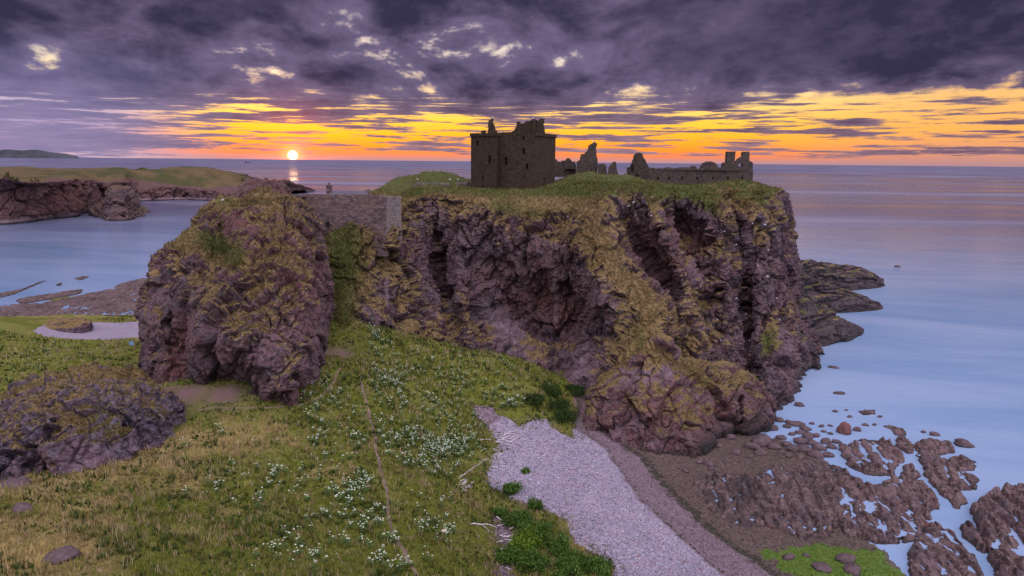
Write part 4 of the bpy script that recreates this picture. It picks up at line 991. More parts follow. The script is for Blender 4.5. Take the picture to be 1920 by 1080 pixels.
def grass_bank():
    # candidate points on the height sheet, thinned to what stands near enough to show
    rng = np.random.default_rng(11); n = 240000
    xy = np.column_stack([rng.uniform(-135, 30, n), rng.uniform(44, 232, n)]); d = np.hypot(xy[:, 0], xy[:, 1])
    q = pxy(np.column_stack([xy, G(xy)])); ok = (q[:, 0] > -60) & (q[:, 0] < 1200) & (q[:, 1] > 590) & (q[:, 1] < 1120)
    ok &= rng.random(n) < np.clip(95 / d, .25, 1) ** 1.0
    xy = xy[ok]; nu = int((36 + 175) / .48) + 1; nv = int((262 - 26) / .48) + 1
    i = np.clip(((xy[:, 1] - 26) / (262 - 26) * (nv - 1)).astype(int), 0, nv - 1); j = np.clip(((xy[:, 0] + 175) / (36 + 175) * (nu - 1)).astype(int), 0, nu - 1); k = i * nu + j
    keep_ = (GSB[k] < rng.exponential(.45, len(k))) & (GDIRT[k] < .45)
    for C in PATHS:
        dm = np.full(len(xy), 1e9)
        for p in C[::2]: dm = np.minimum(dm, (xy[:, 0] - p[0]) ** 2 + (xy[:, 1] - p[1]) ** 2)
        keep_ &= dm > .10
    xy = xy[keep_]; k = k[keep_]; g = GGREEN[k] + _nz(xy, .55) * .75 + _nz(xy, 2.0, 2) * .4; n = len(xy)
    z = np.maximum(GV[k, 2], np.where(GSB[k] > 0, G(xy), -99))
    col = mixc(g * 1.1 - .15, (.46, .34, .13), (.175, .195, .028)); s = rng.random(n); dk = _nz(xy + 70, .4, 3); col = col * np.where(dk > .22, .55, 1.0)[:, None] * np.where(dk < -.3, np.array([[1.25, 1.15, 1.2]]).T, 1.0)[0][:, None]; col = np.where((GGREEN[k] > 1.15)[:, None], mixc(s, (.21, .26, .03), (.36, .35, .09)), col)
    col = np.where((s < .12)[:, None], np.array((.46, .33, .21)), col); col = np.where((s > .90)[:, None] & (g > .3)[:, None], np.array((.20, .235, .045)), col)
    h = rng.uniform(.2, .5, n) * (1 + .9 * _nz(xy, .3, 3)); P = np.column_stack([xy, z])
    up = np.tile([0, 0, 1.], (n, 1)); w = np.clip(np.hypot(*xy.T) / 70 * .035, .03, .09)
    tus = (_nz(xy + 13, .22, 3) > .15) & (rng.random(n) < .16); h = np.where(tus, h * 1.9, h); col = np.where((tus & (rng.random(n) < .5))[:, None], np.array((.40, .30, .17)), col)
    wd = (_nz(xy + 200, .35, 3) > .18) & (rng.random(n) < .30); w = np.where(wd, w * 2.4, w); col = np.where(wd[:, None], mixc(rng.random(n), (.035, .062, .014), (.075, .115, .022)), col)
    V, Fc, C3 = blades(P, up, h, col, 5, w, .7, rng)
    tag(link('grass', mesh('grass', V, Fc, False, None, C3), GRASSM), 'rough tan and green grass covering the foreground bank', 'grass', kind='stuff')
grass_bank()
def cliff_grass():
    rng = np.random.default_rng(5); parts = []
    for (v, up, veg, gr, N, *_), cnt, hs in ((HL, 34000, .42), (STK, 15000, .38), (OUT, 9000, .28), (KNO, 6000, .30)):
        q = pxy(v); w = np.clip(veg - .25, 0, 1) * (up > .05) * (v[:, 1] < 215) * (q[:, 1] > 250); w = w / w.sum()
        i = rng.choice(len(v), cnt, p=w); P = v[i] + rng.uniform(-.12, .12, (cnt, 3)); g = gr[i] + fbm(P * .5, 3) * .5
        col = mixc(g, (.20, .132, .058), (.095, .115, .024)); s = rng.random(cnt); col = np.where((s < .2)[:, None], np.array((.27, .19, .10)), col)
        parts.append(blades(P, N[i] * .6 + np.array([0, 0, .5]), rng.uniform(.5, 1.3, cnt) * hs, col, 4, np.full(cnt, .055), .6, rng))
    V, Fc, C3, o = [], [], [], 0
    for a, b, c in parts: V.append(a); Fc.append(b + o); C3.append(c); o += len(a)
    tag(link('cliff_grass', mesh('cliff_grass', np.concatenate(V), np.concatenate(Fc), False, None, np.concatenate(C3)), GRASSM), 'dry tan grass tufts clinging to the ledges of the cliffs', 'grass', kind='stuff')
cliff_grass()
def pebbles():
    rng = np.random.default_rng(21); n = 110000
    xy = np.column_stack([rng.uniform(-14, 62, n), rng.uniform(66, 140, n)]); q = pxy(np.column_stack([xy, G(xy)]))
    sb = np.maximum(sd_poly(xy, BEACH), sd_poly(xy, PATCH)) + _nz(xy, .6) * 1.2; ok = (sb > -.2 - rng.exponential(.5, n)) & (q[:, 1] > 760) & (q[:, 1] < 1100) & (q[:, 0] < 1720); xy = xy[ok]; q = q[ok]
    nu = int((128 + 14) / .4) + 1; nv = int((168 - 42) / .4) + 1
    k = np.clip(((xy[:, 1] - 42) / 126 * (nv - 1)).round().astype(int), 0, nv - 1) * nu + np.clip(((xy[:, 0] + 14) / 142 * (nu - 1)).round().astype(int), 0, nu - 1)
    gi = np.clip(((xy[:, 1] - 26) / 236 * (int(236 / .48))).round().astype(int), 0, int(236 / .48)) * (int(211 / .48) + 1) + np.clip(((xy[:, 0] + 175) / 211 * int(211 / .48)).round().astype(int), 0, int(211 / .48))
    z = np.where(xy[:, 0] < 35, np.maximum(BV[k, 2], GV[gi, 2]), BV[k, 2]); m = z > .05; xy, k, z = xy[m], k[m], z[m]; n = len(xy)
    r = rng.uniform(.05, .12, n) * np.where(rng.random(n) < .06, 1.7, 1) * np.where(BAT['pale'][k] > .5, 1, 1.15)
    pale = BAT['pale'][k]; mud = BAT['mud'][k]; s = rng.random(n)
    cp = mixc(rng.random(n), (.115, .10, .145), (.37, .34, .435)); cp = np.where((s < .16)[:, None], np.array((.27, .15, .16)), cp); cp = np.where((s > .95)[:, None], np.array((.62, .60, .66)), cp)
    cd = mixc(rng.random(n), (.08, .055, .066), (.29, .21, .245)); cm = mixc(rng.random(n), (.042, .030, .030), (.19, .13, .105))
    col = cp * pale[:, None] + (1 - pale)[:, None] * (cd * (1 - mud)[:, None] + cm * mud[:, None])
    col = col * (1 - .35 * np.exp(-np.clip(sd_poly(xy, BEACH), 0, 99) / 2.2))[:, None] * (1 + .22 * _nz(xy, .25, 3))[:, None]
    wd = (BAT['weed'][k] > .42) & (rng.random(n) < .7); col[wd] = np.array((.05, .038, .03)); al = BAT['algae'][k] > .5; col[al] = mixc(rng.random(al.sum()), (.04, .09, .008), (.12, .19, .02))
    o8 = np.array([(1, 0, 0), (0, 1, 0), (-1, 0, 0), (0, -1, 0), (0, 0, .7), (0, 0, -.7)], float); f8 = np.array([(0, 1, 4), (1, 2, 4), (2, 3, 4), (3, 0, 4), (1, 0, 5), (2, 1, 5), (3, 2, 5), (0, 3, 5)])
    a = rng.uniform(0, 6.28, n); sc = np.stack([r * rng.uniform(.9, 1.6, n), r, r * rng.uniform(.5, .9, n)], -1)
    V = o8[None] * sc[:, None] * rng.uniform(.75, 1.2, (n, 6, 1)); c, s_ = np.cos(a)[:, None], np.sin(a)[:, None]
    V = np.stack([V[..., 0] * c - V[..., 1] * s_, V[..., 0] * s_ + V[..., 1] * c, V[..., 2]], -1) + np.column_stack([xy, z + r * .25])[:, None]
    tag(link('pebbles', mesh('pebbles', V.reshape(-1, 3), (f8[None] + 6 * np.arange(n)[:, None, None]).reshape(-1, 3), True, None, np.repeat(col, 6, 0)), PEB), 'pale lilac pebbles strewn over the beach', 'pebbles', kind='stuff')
pebbles()

def in_poly(p, poly): return sd_poly(np.array([p], float), poly)[0] > 0
def hogweed_mesh(rng, heads):
    """stalks with a flat umbel each: (stem mesh, list of head mesh)"""
    sv, sf, hv, hf = [], [], [], []
    for h in range(heads):
        a = rng.uniform(0, 6.28); r = rng.uniform(.05, .45); H = rng.uniform(.65, 1.15); x, y = math.cos(a) * r, math.sin(a) * r
        b = len(sv); bx, by = x * .3, y * .3
        for k in range(3): t = k * 2.1; sv.append((bx + .02 * math.cos(t), by + .02 * math.sin(t), 0))
        sv.append((x, y, H)); sf += [[b, b + 1, b + 3], [b + 1, b + 2, b + 3], [b + 2, b, b + 3]]
        for l in range(4):
            t = rng.uniform(0, 6.28); z = H * rng.uniform(.25, .6); b = len(sv); c, s = math.cos(t), math.sin(t); L = rng.uniform(.25, .5)
            sv += [(bx, by, z), (bx + c * L * .6 - s * .1, by + s * L * .6 + c * .1, z + .12), (bx + c * L, by + s * L, z + .05), (bx + c * L * .6 + s * .1, by + s * L * .6 - c * .1, z + .12)]; sf.append([b, b + 1, b + 2, b + 3])
        R_ = rng.uniform(.06, .12); b = len(hv); hv.append((x, y, H + .05)); m = 7; hv.append((x, y, H - .03))
        for k in range(m): t = k / m * 6.283; q = R_ * rng.uniform(.65, 1.15); hv.append((x + q * math.cos(t), y + q * math.sin(t), H + rng.uniform(-.03, .03)))
        for k in range(m): hf += [[b, b + 2 + k, b + 2 + (k + 1) % m], [b + 1, b + 2 + (k + 1) % m, b + 2 + k]]
    return (sv, sf), (hv, hf)
def hogweeds():
    rng = random.Random(8); variants = []
    for k in range(8):
        s, h = hogweed_mesh(rng, rng.choice((1, 2, 2, 3, 4))); ms, mh = pymesh('stems', *s), pymesh('flower_heads', *h); ms.materials.append(STEM); mh.materials.append(WHITEFL); variants.append((ms, mh))
    zones = [([(690, 650), (760, 655), (860, 690), (930, 760), (925, 800), (900, 860), (840, 900), (760, 880), (715, 850), (700, 770)], 620), ([(600, 700), (680, 700), (690, 800), (700, 960), (640, 1000), (590, 900), (560, 820)], 150),
             ([(520, 700), (640, 690), (650, 760), (540, 780)], 60), ([(560, 950), (740, 940), (790, 1075), (540, 1075)], 85), ([(480, 880), (600, 880), (600, 1075), (470, 1075)], 50), ([(350, 800), (560, 790), (560, 950), (330, 950)], 32),
             ([(860, 640), (960, 680), (1000, 760), (940, 770), (860, 720)], 70), ([(690, 580), (720, 640), (760, 660), (690, 660)], 40), ([(0, 660), (150, 650), (150, 690), (20, 720)], 12), ([(770, 900), (850, 930), (860, 1040), (790, 1060)], 40), ([(20, 630), (150, 640), (240, 660), (120, 675)], 8)]
    pts = []
    for zi, (poly, n) in enumerate(zones):
        poly = np.array(poly, float); lo, hi = poly.min(0), poly.max(0); c = 0; centres = []
        while c < n:
            if centres and rng.random() < .5: q = centres[rng.randrange(len(centres))]; p = (q[0] + rng.gauss(0, 11), q[1] + rng.gauss(0, 8))
            else: p = (rng.uniform(lo[0], hi[0]), rng.uniform(lo[1], hi[1]))
            if not in_poly(p, poly): continue
            centres.append(p); c += 1; h = hit(*p)
            if h and h[2] in ('ground', 'headland'): pts.append((h[0], zi))
    pts.sort(key=lambda p: p[0].length); rest = []
    where = ['on the slope right of the main path', 'in the band just left of the main path', 'along the side path near the stack', 'at the bottom around the main path', 'at the bottom left of the main path', 'thinly strewn over the brown slope', 'below the dark alcove cliff', 'in the mouth of the grassy gully', 'in the left meadow', 'on the lower slope right of the path', 'near the cove in the left meadow']
    for i, (p, pz) in enumerate(pts):
        ms, mh = variants[rng.randrange(8)]; sc = rng.uniform(.75, 1.25); rz = rng.uniform(0, 6.28)
        if i < 300:
            root = empty('hogweed', p); root.scale = (sc,) * 3; root.rotation_euler = (0, 0, rz)
            link('stems', ms, None, root)['kind'] = 'stuff'; link('flower_heads', mh, None, root)['kind'] = 'stuff'
            tag(root, 'white flowering hogweed plant ' + where[pz], 'wildflower', 'hogweed plants ' + where[pz])
        else: rest.append((p, sc, rz, ms, mh))
    for nm, pick, lab in (('far_hogweed', 4, 'far white hogweed blossoms below the cliff foot'), ('far_hogweed_leaves', 3, 'far hogweed stalks and leaves below the cliff foot')):
      V, Fc = [], []
      for q_ in rest:
        p, sc, rz, mh = *q_[:3], q_[pick]
        b = len(V); c, s = math.cos(rz) * sc, math.sin(rz) * sc
        for q in mh.vertices: V.append((p.x + q.co.x * c - q.co.y * s, p.y + q.co.x * s + q.co.y * c, p.z + q.co.z * sc))
        Fc += [[b + k for k in g.vertices] for g in mh.polygons]
      if V: tag(link(nm, pymesh(nm, V, Fc), WHITEFL if pick == 4 else STEM), lab, 'wildflowers', kind='stuff')
hogweeds()

# ---------------------------------------------------------------- shrubs
def shrub(p, r, h, hue, label, seed, leaves=700):
    rng = np.random.default_rng(seed); root = empty('shrub', p)
    nb = 15; cc = np.column_stack([rng.normal(0, r * .42, nb), rng.normal(0, r * .42, nb), rng.uniform(.15, .85, nb) * h]); i = rng.integers(0, nb, leaves)
    P = cc[i] + rng.normal(0, r * .20, (leaves, 3)); P[:, 2] = np.abs(P[:, 2]) * .95 + .05
    a = rng.normal(0, 1, (leaves, 3)); a /= np.linalg.norm(a, axis=1)[:, None]; b = np.cross(a, rng.normal(0, 1, (leaves, 3))); b /= np.linalg.norm(b, axis=1)[:, None]
    L = rng.uniform(.10, .22, leaves)[:, None]
    V = np.stack([P - a * L, P + b * L * .5, P + a * L, P - b * L * .5], 1).reshape(-1, 3); col = np.array(hue) * rng.uniform(.55, 1.4, (leaves, 1)) * (.7 + .5 * rng.random(nb))[i][:, None]
    link('foliage', mesh('foliage', V, np.arange(leaves * 4).reshape(-1, 4), False, None, np.repeat(col, 4, 0)), LEAFM, root)
    v, f = [], []
    for c in cc:
        b = len(v); v += [(.03, 0, 0), (-.03, .03, 0), (-.03, -.03, 0), tuple(c)]; f += [[b, b + 1, b + 3], [b + 1, b + 2, b + 3], [b + 2, b, b + 3]]
    link('stem', pymesh('stem', v, f), WOOD, root); return tag(root, label, 'shrub', 'green shrubs beside the pebbles')
SH = [(960,925,1.0,1.5,'small upright shrub standing alone at the grassy edge of the pebbles'), (1005,955,.8,.9,'small bush just below the upright shrub, against the pebbles'), (975,985,1.3,1.2,'dark green bush left in the large bush patch'), (1010,1005,1.5,1.3,'broad dark green bush in the middle of the bush patch'),
      (985,1030,1.5,1.3,'bright green rounded bush in the bush patch'), (1050,1035,1.2,1.2,'ragged bush at the pebble side of the bush patch'), (1085,1062,1.2,.9,'low bush spreading over the pebbles near the bottom edge'), (1125,1072,1.1,.8,'rightmost low bush on the pebbles'),
      (1000,1068,1.4,1.1,'bush at the bottom edge below the bright green bush'), (955,1055,1.2,1.0,'loose bush among driftwood at the bottom edge'), (940,965,.8,.8,'thin bush beside the driftwood log'), (1060,1078,1.2,.9,'low bush at the bottom edge between two others'),
      (985,885,.5,.3,'tiny green sprig growing on open pebbles'), (1045,765,1.6,1.0,'dark bush in the shaded corner under the knoll'), (1055,785,1.4,1.0,'dark bush at the left foot of the knoll'), (1025,735,1.6,.9,'dark low bush below the pale cliff patch'), (1075,735,1.3,.9,'dark bush squeezed between cliff foot and knoll'), (1000,752,1.5,.6,'spreading dark bush at the top of the beach gully')]
for k, (a, b, r, h, lab) in enumerate(SH):
    r *= 1.6; h *= 1.3 if k < 13 else .75
    p = hit(a, b, ('ground', 'beach'))
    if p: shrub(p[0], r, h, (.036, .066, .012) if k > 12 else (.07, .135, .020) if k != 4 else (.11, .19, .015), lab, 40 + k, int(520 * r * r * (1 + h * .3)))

# ---------------------------------------------------------------- shore rocks
def rock_mesh(seed, sub=3):
    import bmesh
    bm = bmesh.new(); bmesh.ops.create_icosphere(bm, subdivisions=sub, radius=1.0); v = np.array([q.co[:] for q in bm.verts])
    f1, f2, ic = worley(v * 1.1 + seed * 7.7); d = 1 + .22 * ic + .18 * fbm(v * 1.3 + seed * 3.1, 3) - .12 * (1 - sstep(0, .2, f2 - f1)) + .05 * fbm(v * 5 + seed, 2)
    v = v * d[:, None]; v[:, 2] = np.where(v[:, 2] < -.35, -.35, v[:, 2])
    for q, c in zip(bm.verts, v): q.co = c
    me = bpy.data.meshes.new('boulder'); bm.to_mesh(me); bm.free()
    for p in me.polygons: p.use_smooth = True
    me.materials.append(BOULD); return me
RM = [rock_mesh(k) for k in range(9)]
RMR = [m.copy() for m in RM]
for m in RMR: m.materials.clear(); m.materials.append(BOULD_R)
def boulder(px, py, w, h=None, label=None, group=None, red=False, rz=None, k=None, z=None):
    """w, h: width and height in photo pixels"""
    g = hit(px, py, ('beach', 'ground')); c = np.array(g[0]) if g and g[0].z > 0 else np.array(atZ(px, py, 0.0)); d = np.linalg.norm(c - np.array([0, 0, CAM_H])); s = w * d / F_PX / 2
    if c[2] < 0: c[2] = 0
    hh = (h or w * .6) * d / F_PX / 2
    o = link('boulder', (RMR if red else RM)[k if k is not None else random.randrange(9)]); o.location = (c[0], c[1], c[2] + hh * .25); o.scale = (s, s * random.uniform(.6, .95), hh * 1.0); o.rotation_euler = (random.uniform(-.15, .15), random.uniform(-.15, .15), random.uniform(-.6, .6) if rz is None else rz)
    return tag(o, label or 'rounded dark boulder lying in the shallows off the knoll', 'boulder', group or (None if label else 'boulders in the shallows'))
boulder(1583, 812, 20, 26, 'upright reddish boulder standing alone in the shallows', red=True, k=2)
boulder(1498, 761, 17, 12, 'lone smooth boulder nearest the water beyond the knoll'); boulder(1572, 738, 18, 6, 'thin flat rock awash in the open blue water'); boulder(1562, 689, 16, 4, 'farthest flat rock awash off the headland foot'); boulder(1683, 501, 9, 5, 'tiny dark rock far out right of the rock ribs')
boulder(1451, 806, 17, 15, 'round boulder at the left end of the boulder scatter'); boulder(1459, 789, 18, 9, 'flat boulder lying off the dark foot of the knoll'); boulder(1490, 796, 30, 8, 'long low boulder second off the knoll foot')
boulder(1739, 989, 18, 13, 'small oval boulder in the channel between the big rock slabs', red=True); boulder(1607, 807, 12, 9, 'dark boulder just right of the upright reddish one'); boulder(1808, 835, 27, 14, 'dark slanted boulder right of the weedy rocks'); boulder(1753, 816, 16, 9, 'small boulder topping the weedy rocks')
SHAL = [(1444,802,10),(1478,792,12),(1503,800,10),(1475,801,14),(1522,795,9),(1540,800,10),(1556,799,8),(1545,810,9),(1557,814,9),(1587,770,6),(1593,782,8),(1566,772,9),(1582,800,7),(1623,798,10),(1640,797,8),(1650,782,8),(1624,772,9),(1731,811,8),(1464,822,16),(1485,815,14),(1498,812,12),(1510,806,18),(1530,818,16),(1516,820,20),(1475,835,20),(1500,830,24),(1522,832,20),(1487,845,22),(1510,846,26),(1535,842,22),(1548,830,18),(1560,840,16),(1465,850,14),(1478,856,12),(1500,858,14),(1530,856,24),(1550,855,20),(1568,830,16),(1580,838,14)]
for a, b, w in SHAL: boulder(a, b, w)
for a, b, w in [(1312,868,16),(1330,872,18),(1258,868,8),(1284,884,12),(1244,892,10),(1262,892,10),(1333,880,14),(1362,866,12),(1430,832,34),(1408,840,26),(1450,840,22),(1395,812,18),(1370,822,20),(1380,850,16),(1346,895,20),(1318,903,14),(1405,858,12),(1370,905,16),(1425,850,20),(1350,838,14)]:
    boulder(a, b, w, w * .6, 'dark rounded boulder on the muddy foreshore before the knoll', 'boulders on the muddy foreshore')
for a, b, w, lab in [(1478,1047,22,'dark boulder at the left of the bright green algae'), (1540,1066,26,'dark boulder in the middle of the bright green algae'), (1588,1052,32,'largest dark boulder in the bright green algae'), (1512,1042,12,'small boulder at the upper rim of the green algae'), (1600,1072,26,'low dark boulder at the bottom edge in green algae')]:
    boulder(a, b, w, w * .5, lab)

for a, b, w, lab in [(24, 914, 44, 'small purple rock poking from the grass below the left outcrop'), (42, 958, 30, 'low purple stone in dry grass at the left edge'), (118, 1048, 46, 'dark reddish rock in a hollow at the bottom left')]: boulder(a, b, w, w * .5, lab)

def slab(poly, hmax, label, seed, tilt=(.35, .0), rid=2.6, ang=-55, step=.28, cat='rock slab', pool=None, mat=ROCK_W, weed=0.0, base=.0, edge=.65, group=None):
    """tide-worn slab: plan outline measured at sea level, ribbed by tilted strata"""
    if cat == 'rock slab' and step < .5: base = max(base, float(np.mean(G(flat(poly, .8)))) - .05)
    pl = flat(poly, base + .5); lo, hi = pl.min(0) - 1.2, pl.max(0) + 1.2
    xy, nu, nv = sheet(lo[0], hi[0], lo[1], hi[1], step)
    sd = sd_poly(xy, pl) + _nz(xy + seed, .55, 4) * .8
    c, s = math.cos(R(ang)), math.sin(R(ang)); q = xy + np.column_stack([_nz(xy + seed, .2, 3), _nz(xy + seed + 90, .2, 3)]) * .7
    t = (q[:, 0] * -s + q[:, 1] * c) / rid + seed + 1.1 * _nz(xy + seed * 3, .13, 3); fr = t - np.floor(t); rib = np.clip(np.sin(np.pi * fr), 0, 1) ** .45          # flat beds parted by grooves
    tilt_ = .35 * (fr - .5); t2 = t * 2.3 + .3; fr2 = t2 - np.floor(t2); rib2 = np.clip(np.sin(np.pi * fr2), 0, 1) ** .5
    prof = np.sqrt(np.clip(sd / edge, 0, 1)); big = .65 + .5 * _nz(xy + seed * 2, .12, 3)
    z = base + hmax * prof * (big - .12 + .42 * (rib - .55) * (.6 + .8 * sstep(-.3, .3, _nz(xy + seed + 5, .2, 2))) + tilt_ + .12 * (rib2 - .5) + .18 * _nz(xy + seed, .6, 3)) - .7 * sstep(.25, -.9, sd)
    z += .05 * hmax * _nz(xy + seed + 9, 2.4, 3) * prof
    f1, f2, _ = worley(np.column_stack([(q @ np.array([[c, -s], [s, c]])) * np.array([.16, .42]), np.zeros(len(q)) + seed])); z -= .40 * hmax * (1 - sstep(0, .14, f2 - f1)) * prof
    v = np.column_stack([xy, z]); f = grid_faces(nv, nu); u, ff = trimmed(v, f, sd > -.9)
    if len(u) < 8: return
    nz = fbm(v * .8, 4); at = {'veg': np.full(len(v), -1.), 'green': np.zeros(len(v)), 'red': .15 + .2 * nz, 'pale': sstep(.25, .6, nz) * .5, 'wet': sstep(.45, .05, z - base * .5 + nz * .15) * .75 + weed * sstep(-.2, .3, nz)}
    o = link('rock_slab', mesh('rock_slab', v[u], ff, False, {k: np.clip(a[u], -1, 1) for k, a in at.items()}), mat); tag(o, label, cat, group)
    if pool is not None:
        zp = base + (pool - .06) * hmax; k = (sd > 1.0) & (z < zp + .05); u2, f2_ = trimmed(np.column_stack([xy, np.full(len(xy), zp)]), f, k)
        if len(u2) > 3: link('tide_pool', mesh('tide_pool', np.column_stack([xy, np.full(len(xy), zp)])[u2], f2_), SEA, o)
SL = [([(1296,905),(1330,885),(1400,890),(1445,910),(1460,955),(1430,985),(1380,985),(1310,950)], 1.0, 'dark wet rock platform at the landward end of the foreshore', .40, .7),
 ([(1400,900),(1450,870),(1520,890),(1560,910),(1580,960),(1560,1000),(1500,1008),(1430,985),(1410,940)], 1.25, 'flat purple rock platform streaked with pale pools in mid foreshore', .45, .4),
 ([(1540,905),(1590,895),(1650,915),(1720,940),(1735,975),(1720,1010),(1660,1015),(1590,1000),(1555,960)], 1.4, 'large domed rock platform in the centre of the foreshore', .42, .2),
 ([(1575,838),(1620,820),(1660,835),(1682,860),(1672,888),(1630,888),(1590,870)], 1.4, 'ribbed rock mass at the top of the foreshore by the boulders', .40, .0),
 ([(1652,822),(1668,825),(1700,855),(1698,865),(1672,862),(1655,845)], 1.2, 'leaning wedge of rock beside the ribbed mass', None, 0),
 ([(1680,818),(1700,820),(1715,838),(1705,848),(1685,838)], 1.0, 'small rounded slab above the two long rock ribs', None, 0),
 ([(1692,868),(1712,866),(1725,885),(1722,898),(1695,892)], 1.0, 'small rock block between the foreshore and the long ribs', None, 0),
 ([(1718,850),(1760,858),(1800,880),(1834,895),(1830,912),(1800,915),(1770,895),(1722,862)], 1.5, 'broad tan rock rib at the seaward end of the foreshore', .42, 0),
 ([(1730,872),(1745,872),(1775,895),(1800,920),(1815,940),(1795,950),(1772,930),(1745,900)], 1.5, 'long dark rock rib below the broad tan one', None, 0),
 ([(1712,905),(1730,900),(1755,925),(1765,950),(1745,955),(1722,930)], 1.2, 'short rock rib nearest the central platform', None, 0),
 ([(1712,830),(1740,820),(1785,830),(1795,845),(1760,850),(1720,848)], .8, 'black weed covered rock at the outer foreshore', None, .0),
 ([(1765,858),(1800,852),(1832,862),(1828,878),(1800,878)], .8, 'dark weedy rock lip above the broad tan rib', None, .0),
 ([(1672,800),(1690,795),(1700,808),(1690,815),(1675,812)], .5, 'small black weedy rock out in the shallows', None, 0),
 ([(1655,795),(1672,792),(1690,800),(1670,803)], .4, 'thin black weedy rock left of the small one', None, 0),
 ([(1608,768),(1640,765),(1645,773),(1620,775)], .35, 'thin weedy reef barely above the water', None, 0),
 ([(1700,1030),(1745,985),(1790,1000),(1830,1050),(1850,1095),(1715,1095)], 1.9, 'big dark rock slab at the bottom right with water on its left', .48, .15),
 ([(1802,985),(1812,975),(1830,990),(1850,1015),(1845,1030),(1818,1015)], 1.4, 'narrow upright rib between the two bottom right slabs', None, 0),
 ([(1822,950),(1850,930),(1885,920),(1920,912),(1990,930),(2000,1095),(1870,1095),(1850,1030),(1840,1000)], 2.4, 'largest ribbed rock slab at the right edge of the picture', .5, 0),
 ([(1655,900),(1690,893),(1730,905),(1752,945),(1740,968),(1690,955),(1650,930)], 1.3, 'humped rock slab right of the central platform', .40, 0),
 ([(1480,870),(1540,862),(1590,875),(1600,893),(1545,905),(1500,890)], .5, 'low muddy rock shelf below the boulder scatter', None, .2)]
for k, (pl, h, lab, pool, weed) in enumerate(SL): slab(pl, h * (1.1 if h < 1.5 else .9), lab, 3.7 * k + 1, pool=pool, weed=weed, ang=79, rid=2.1 if h < 1.3 else 2.6)
# ledges in the left bay
LL = [([(0,548),(40,540),(70,528),(90,522),(60,535),(30,548),(0,556)], .5, 'long thin ledge awash at the far left of the bay'), ([(30,560),(70,552),(120,545),(155,540),(150,548),(100,558),(40,568)], .6, 'second thin ledge running out into the left bay'),
      ([(-40,575),(60,568),(120,560),(190,545),(230,530),(280,520),(300,540),(300,592),(200,590),(100,590),(-40,605)], .9, 'wide dark rock ledges between the left bay and the stack'), ([(140,520),(155,516),(166,517),(150,523)], .4, 'tiny ledge farthest out in the left bay'), ([(104,531),(114,528),(116,532),(108,534)], .3, 'tiny rock among the thin ledges of the left bay')]
for k, (pl, h, lab) in enumerate(LL): slab(pl, h * 1.3, lab, 90.3 + k * 5.1, step=.6 if k != 2 else .7, ang=102, rid=3.2, pool=.42 if k == 2 else None, base=.1, edge=2.0, weed=.25)
ring_rock('rock_mound', [[(84,606,205),(76,609,203),(70,614,200)], [(118,601,203),(116,608,200),(114,616,197)], [(148,599,203),(150,606,200),(152,611,198)], [(164,602,206),(168,604,205),(172,607,204)], [(150,599,214),(150,601,216),(150,602,218)], [(90,603,214),(85,604,216),(80,605,218)]], ROCK_F, 110, 60, .1, .4, .7, 15., 'low brown rock mound beside the left pebble cove', 'rock mound', down=3)

# ---------------------------------------------------------------- driftwood and small things
def stick(pts, rad, label=None, group=None, fork=None, name='driftwood_stick'):
    """tapered crooked limb through world points"""
    v, f = [], []
    def limb(P, r0, r1):
        P = np.array(P); n = len(P); m = 6; b = len(v)
        for i, p in enumerate(P):
            t = P[min(i + 1, n - 1)] - P[max(i - 1, 0)]; t = t / (np.linalg.norm(t) + 1e-9); a = np.cross(t, [0, 0, 1.]); a /= np.linalg.norm(a) + 1e-9; c = np.cross(t, a); r = r0 + (r1 - r0) * i / (n - 1)
            for k in range(m): an = k / m * 6.283; v.append(tuple(p + (a * math.cos(an) + c * math.sin(an)) * r))
        for i in range(n - 1):
            for k in range(m): f.append([b + i * m + k, b + i * m + (k + 1) % m, b + (i + 1) * m + (k + 1) % m, b + (i + 1) * m + k])
        f.append([b + k for k in range(m)][::-1]); f.append([b + (n - 1) * m + k for k in range(m)])
    limb(pts, rad, rad * .45)
    for q in fork or []: limb(q, rad * .6, rad * .2)
    o = link(name, pymesh(name, v, f), DRIFT)
    for p in o.data.polygons: p.use_smooth = True
    return tag(o, label or 'bleached driftwood stick at the grassy edge of the pebbles', 'driftwood', group or (None if label else 'driftwood sticks along the beach top'))
def gpt(px, py, dz=.2):
    h = hit(px, py, ('beach', 'ground')); return np.array(h[0]) + np.array([0, 0, dz])
rs = random.Random(12)
def crook(a, b, n=5, j=.12): return [a + (b - a) * (i / (n - 1)) + np.array([rs.uniform(-j, j), rs.uniform(-j, j), rs.uniform(0, j * .6)]) for i in range(n)]
for cx, cy, sx, sy, n in ((945, 825, 30, 14, 26), (870, 910, 16, 10, 16), (925, 860, 18, 16, 10), (940, 1010, 12, 26, 12), (950, 1050, 14, 18, 7)):
    for k in range(n):
        a = (cx + rs.gauss(0, sx * .6), cy + rs.gauss(0, sy * .6)); t = rs.uniform(-.9, .5); L = rs.uniform(8, 24); b = (a[0] + math.cos(t) * L, a[1] + math.sin(t) * L * .7)
        stick(crook(gpt(*a), gpt(*b)), rs.uniform(.05, .085))
stick(crook(gpt(884, 985, .2), gpt(918, 987, .25), 6) + [gpt(930, 990, .1)], .13, 'thick forked pale driftwood log in the grass near the bottom', fork=[crook(gpt(905, 987, .2), gpt(918, 1000, .1), 4)], name='driftwood_log')
stick(crook(gpt(930, 972, .2), gpt(948, 978, .1), 5), .10, 'short pale driftwood log right of the forked one', name='driftwood_log')
stick(crook(gpt(858, 900, .15), gpt(912, 862, .15), 8), .07, 'long thin driftwood branch along the beach corner', name='driftwood_branch')
stick(crook(gpt(955, 832, .15), gpt(986, 812, .15), 7), .07, 'curved driftwood branch at the head of the pebbles', name='driftwood_branch')
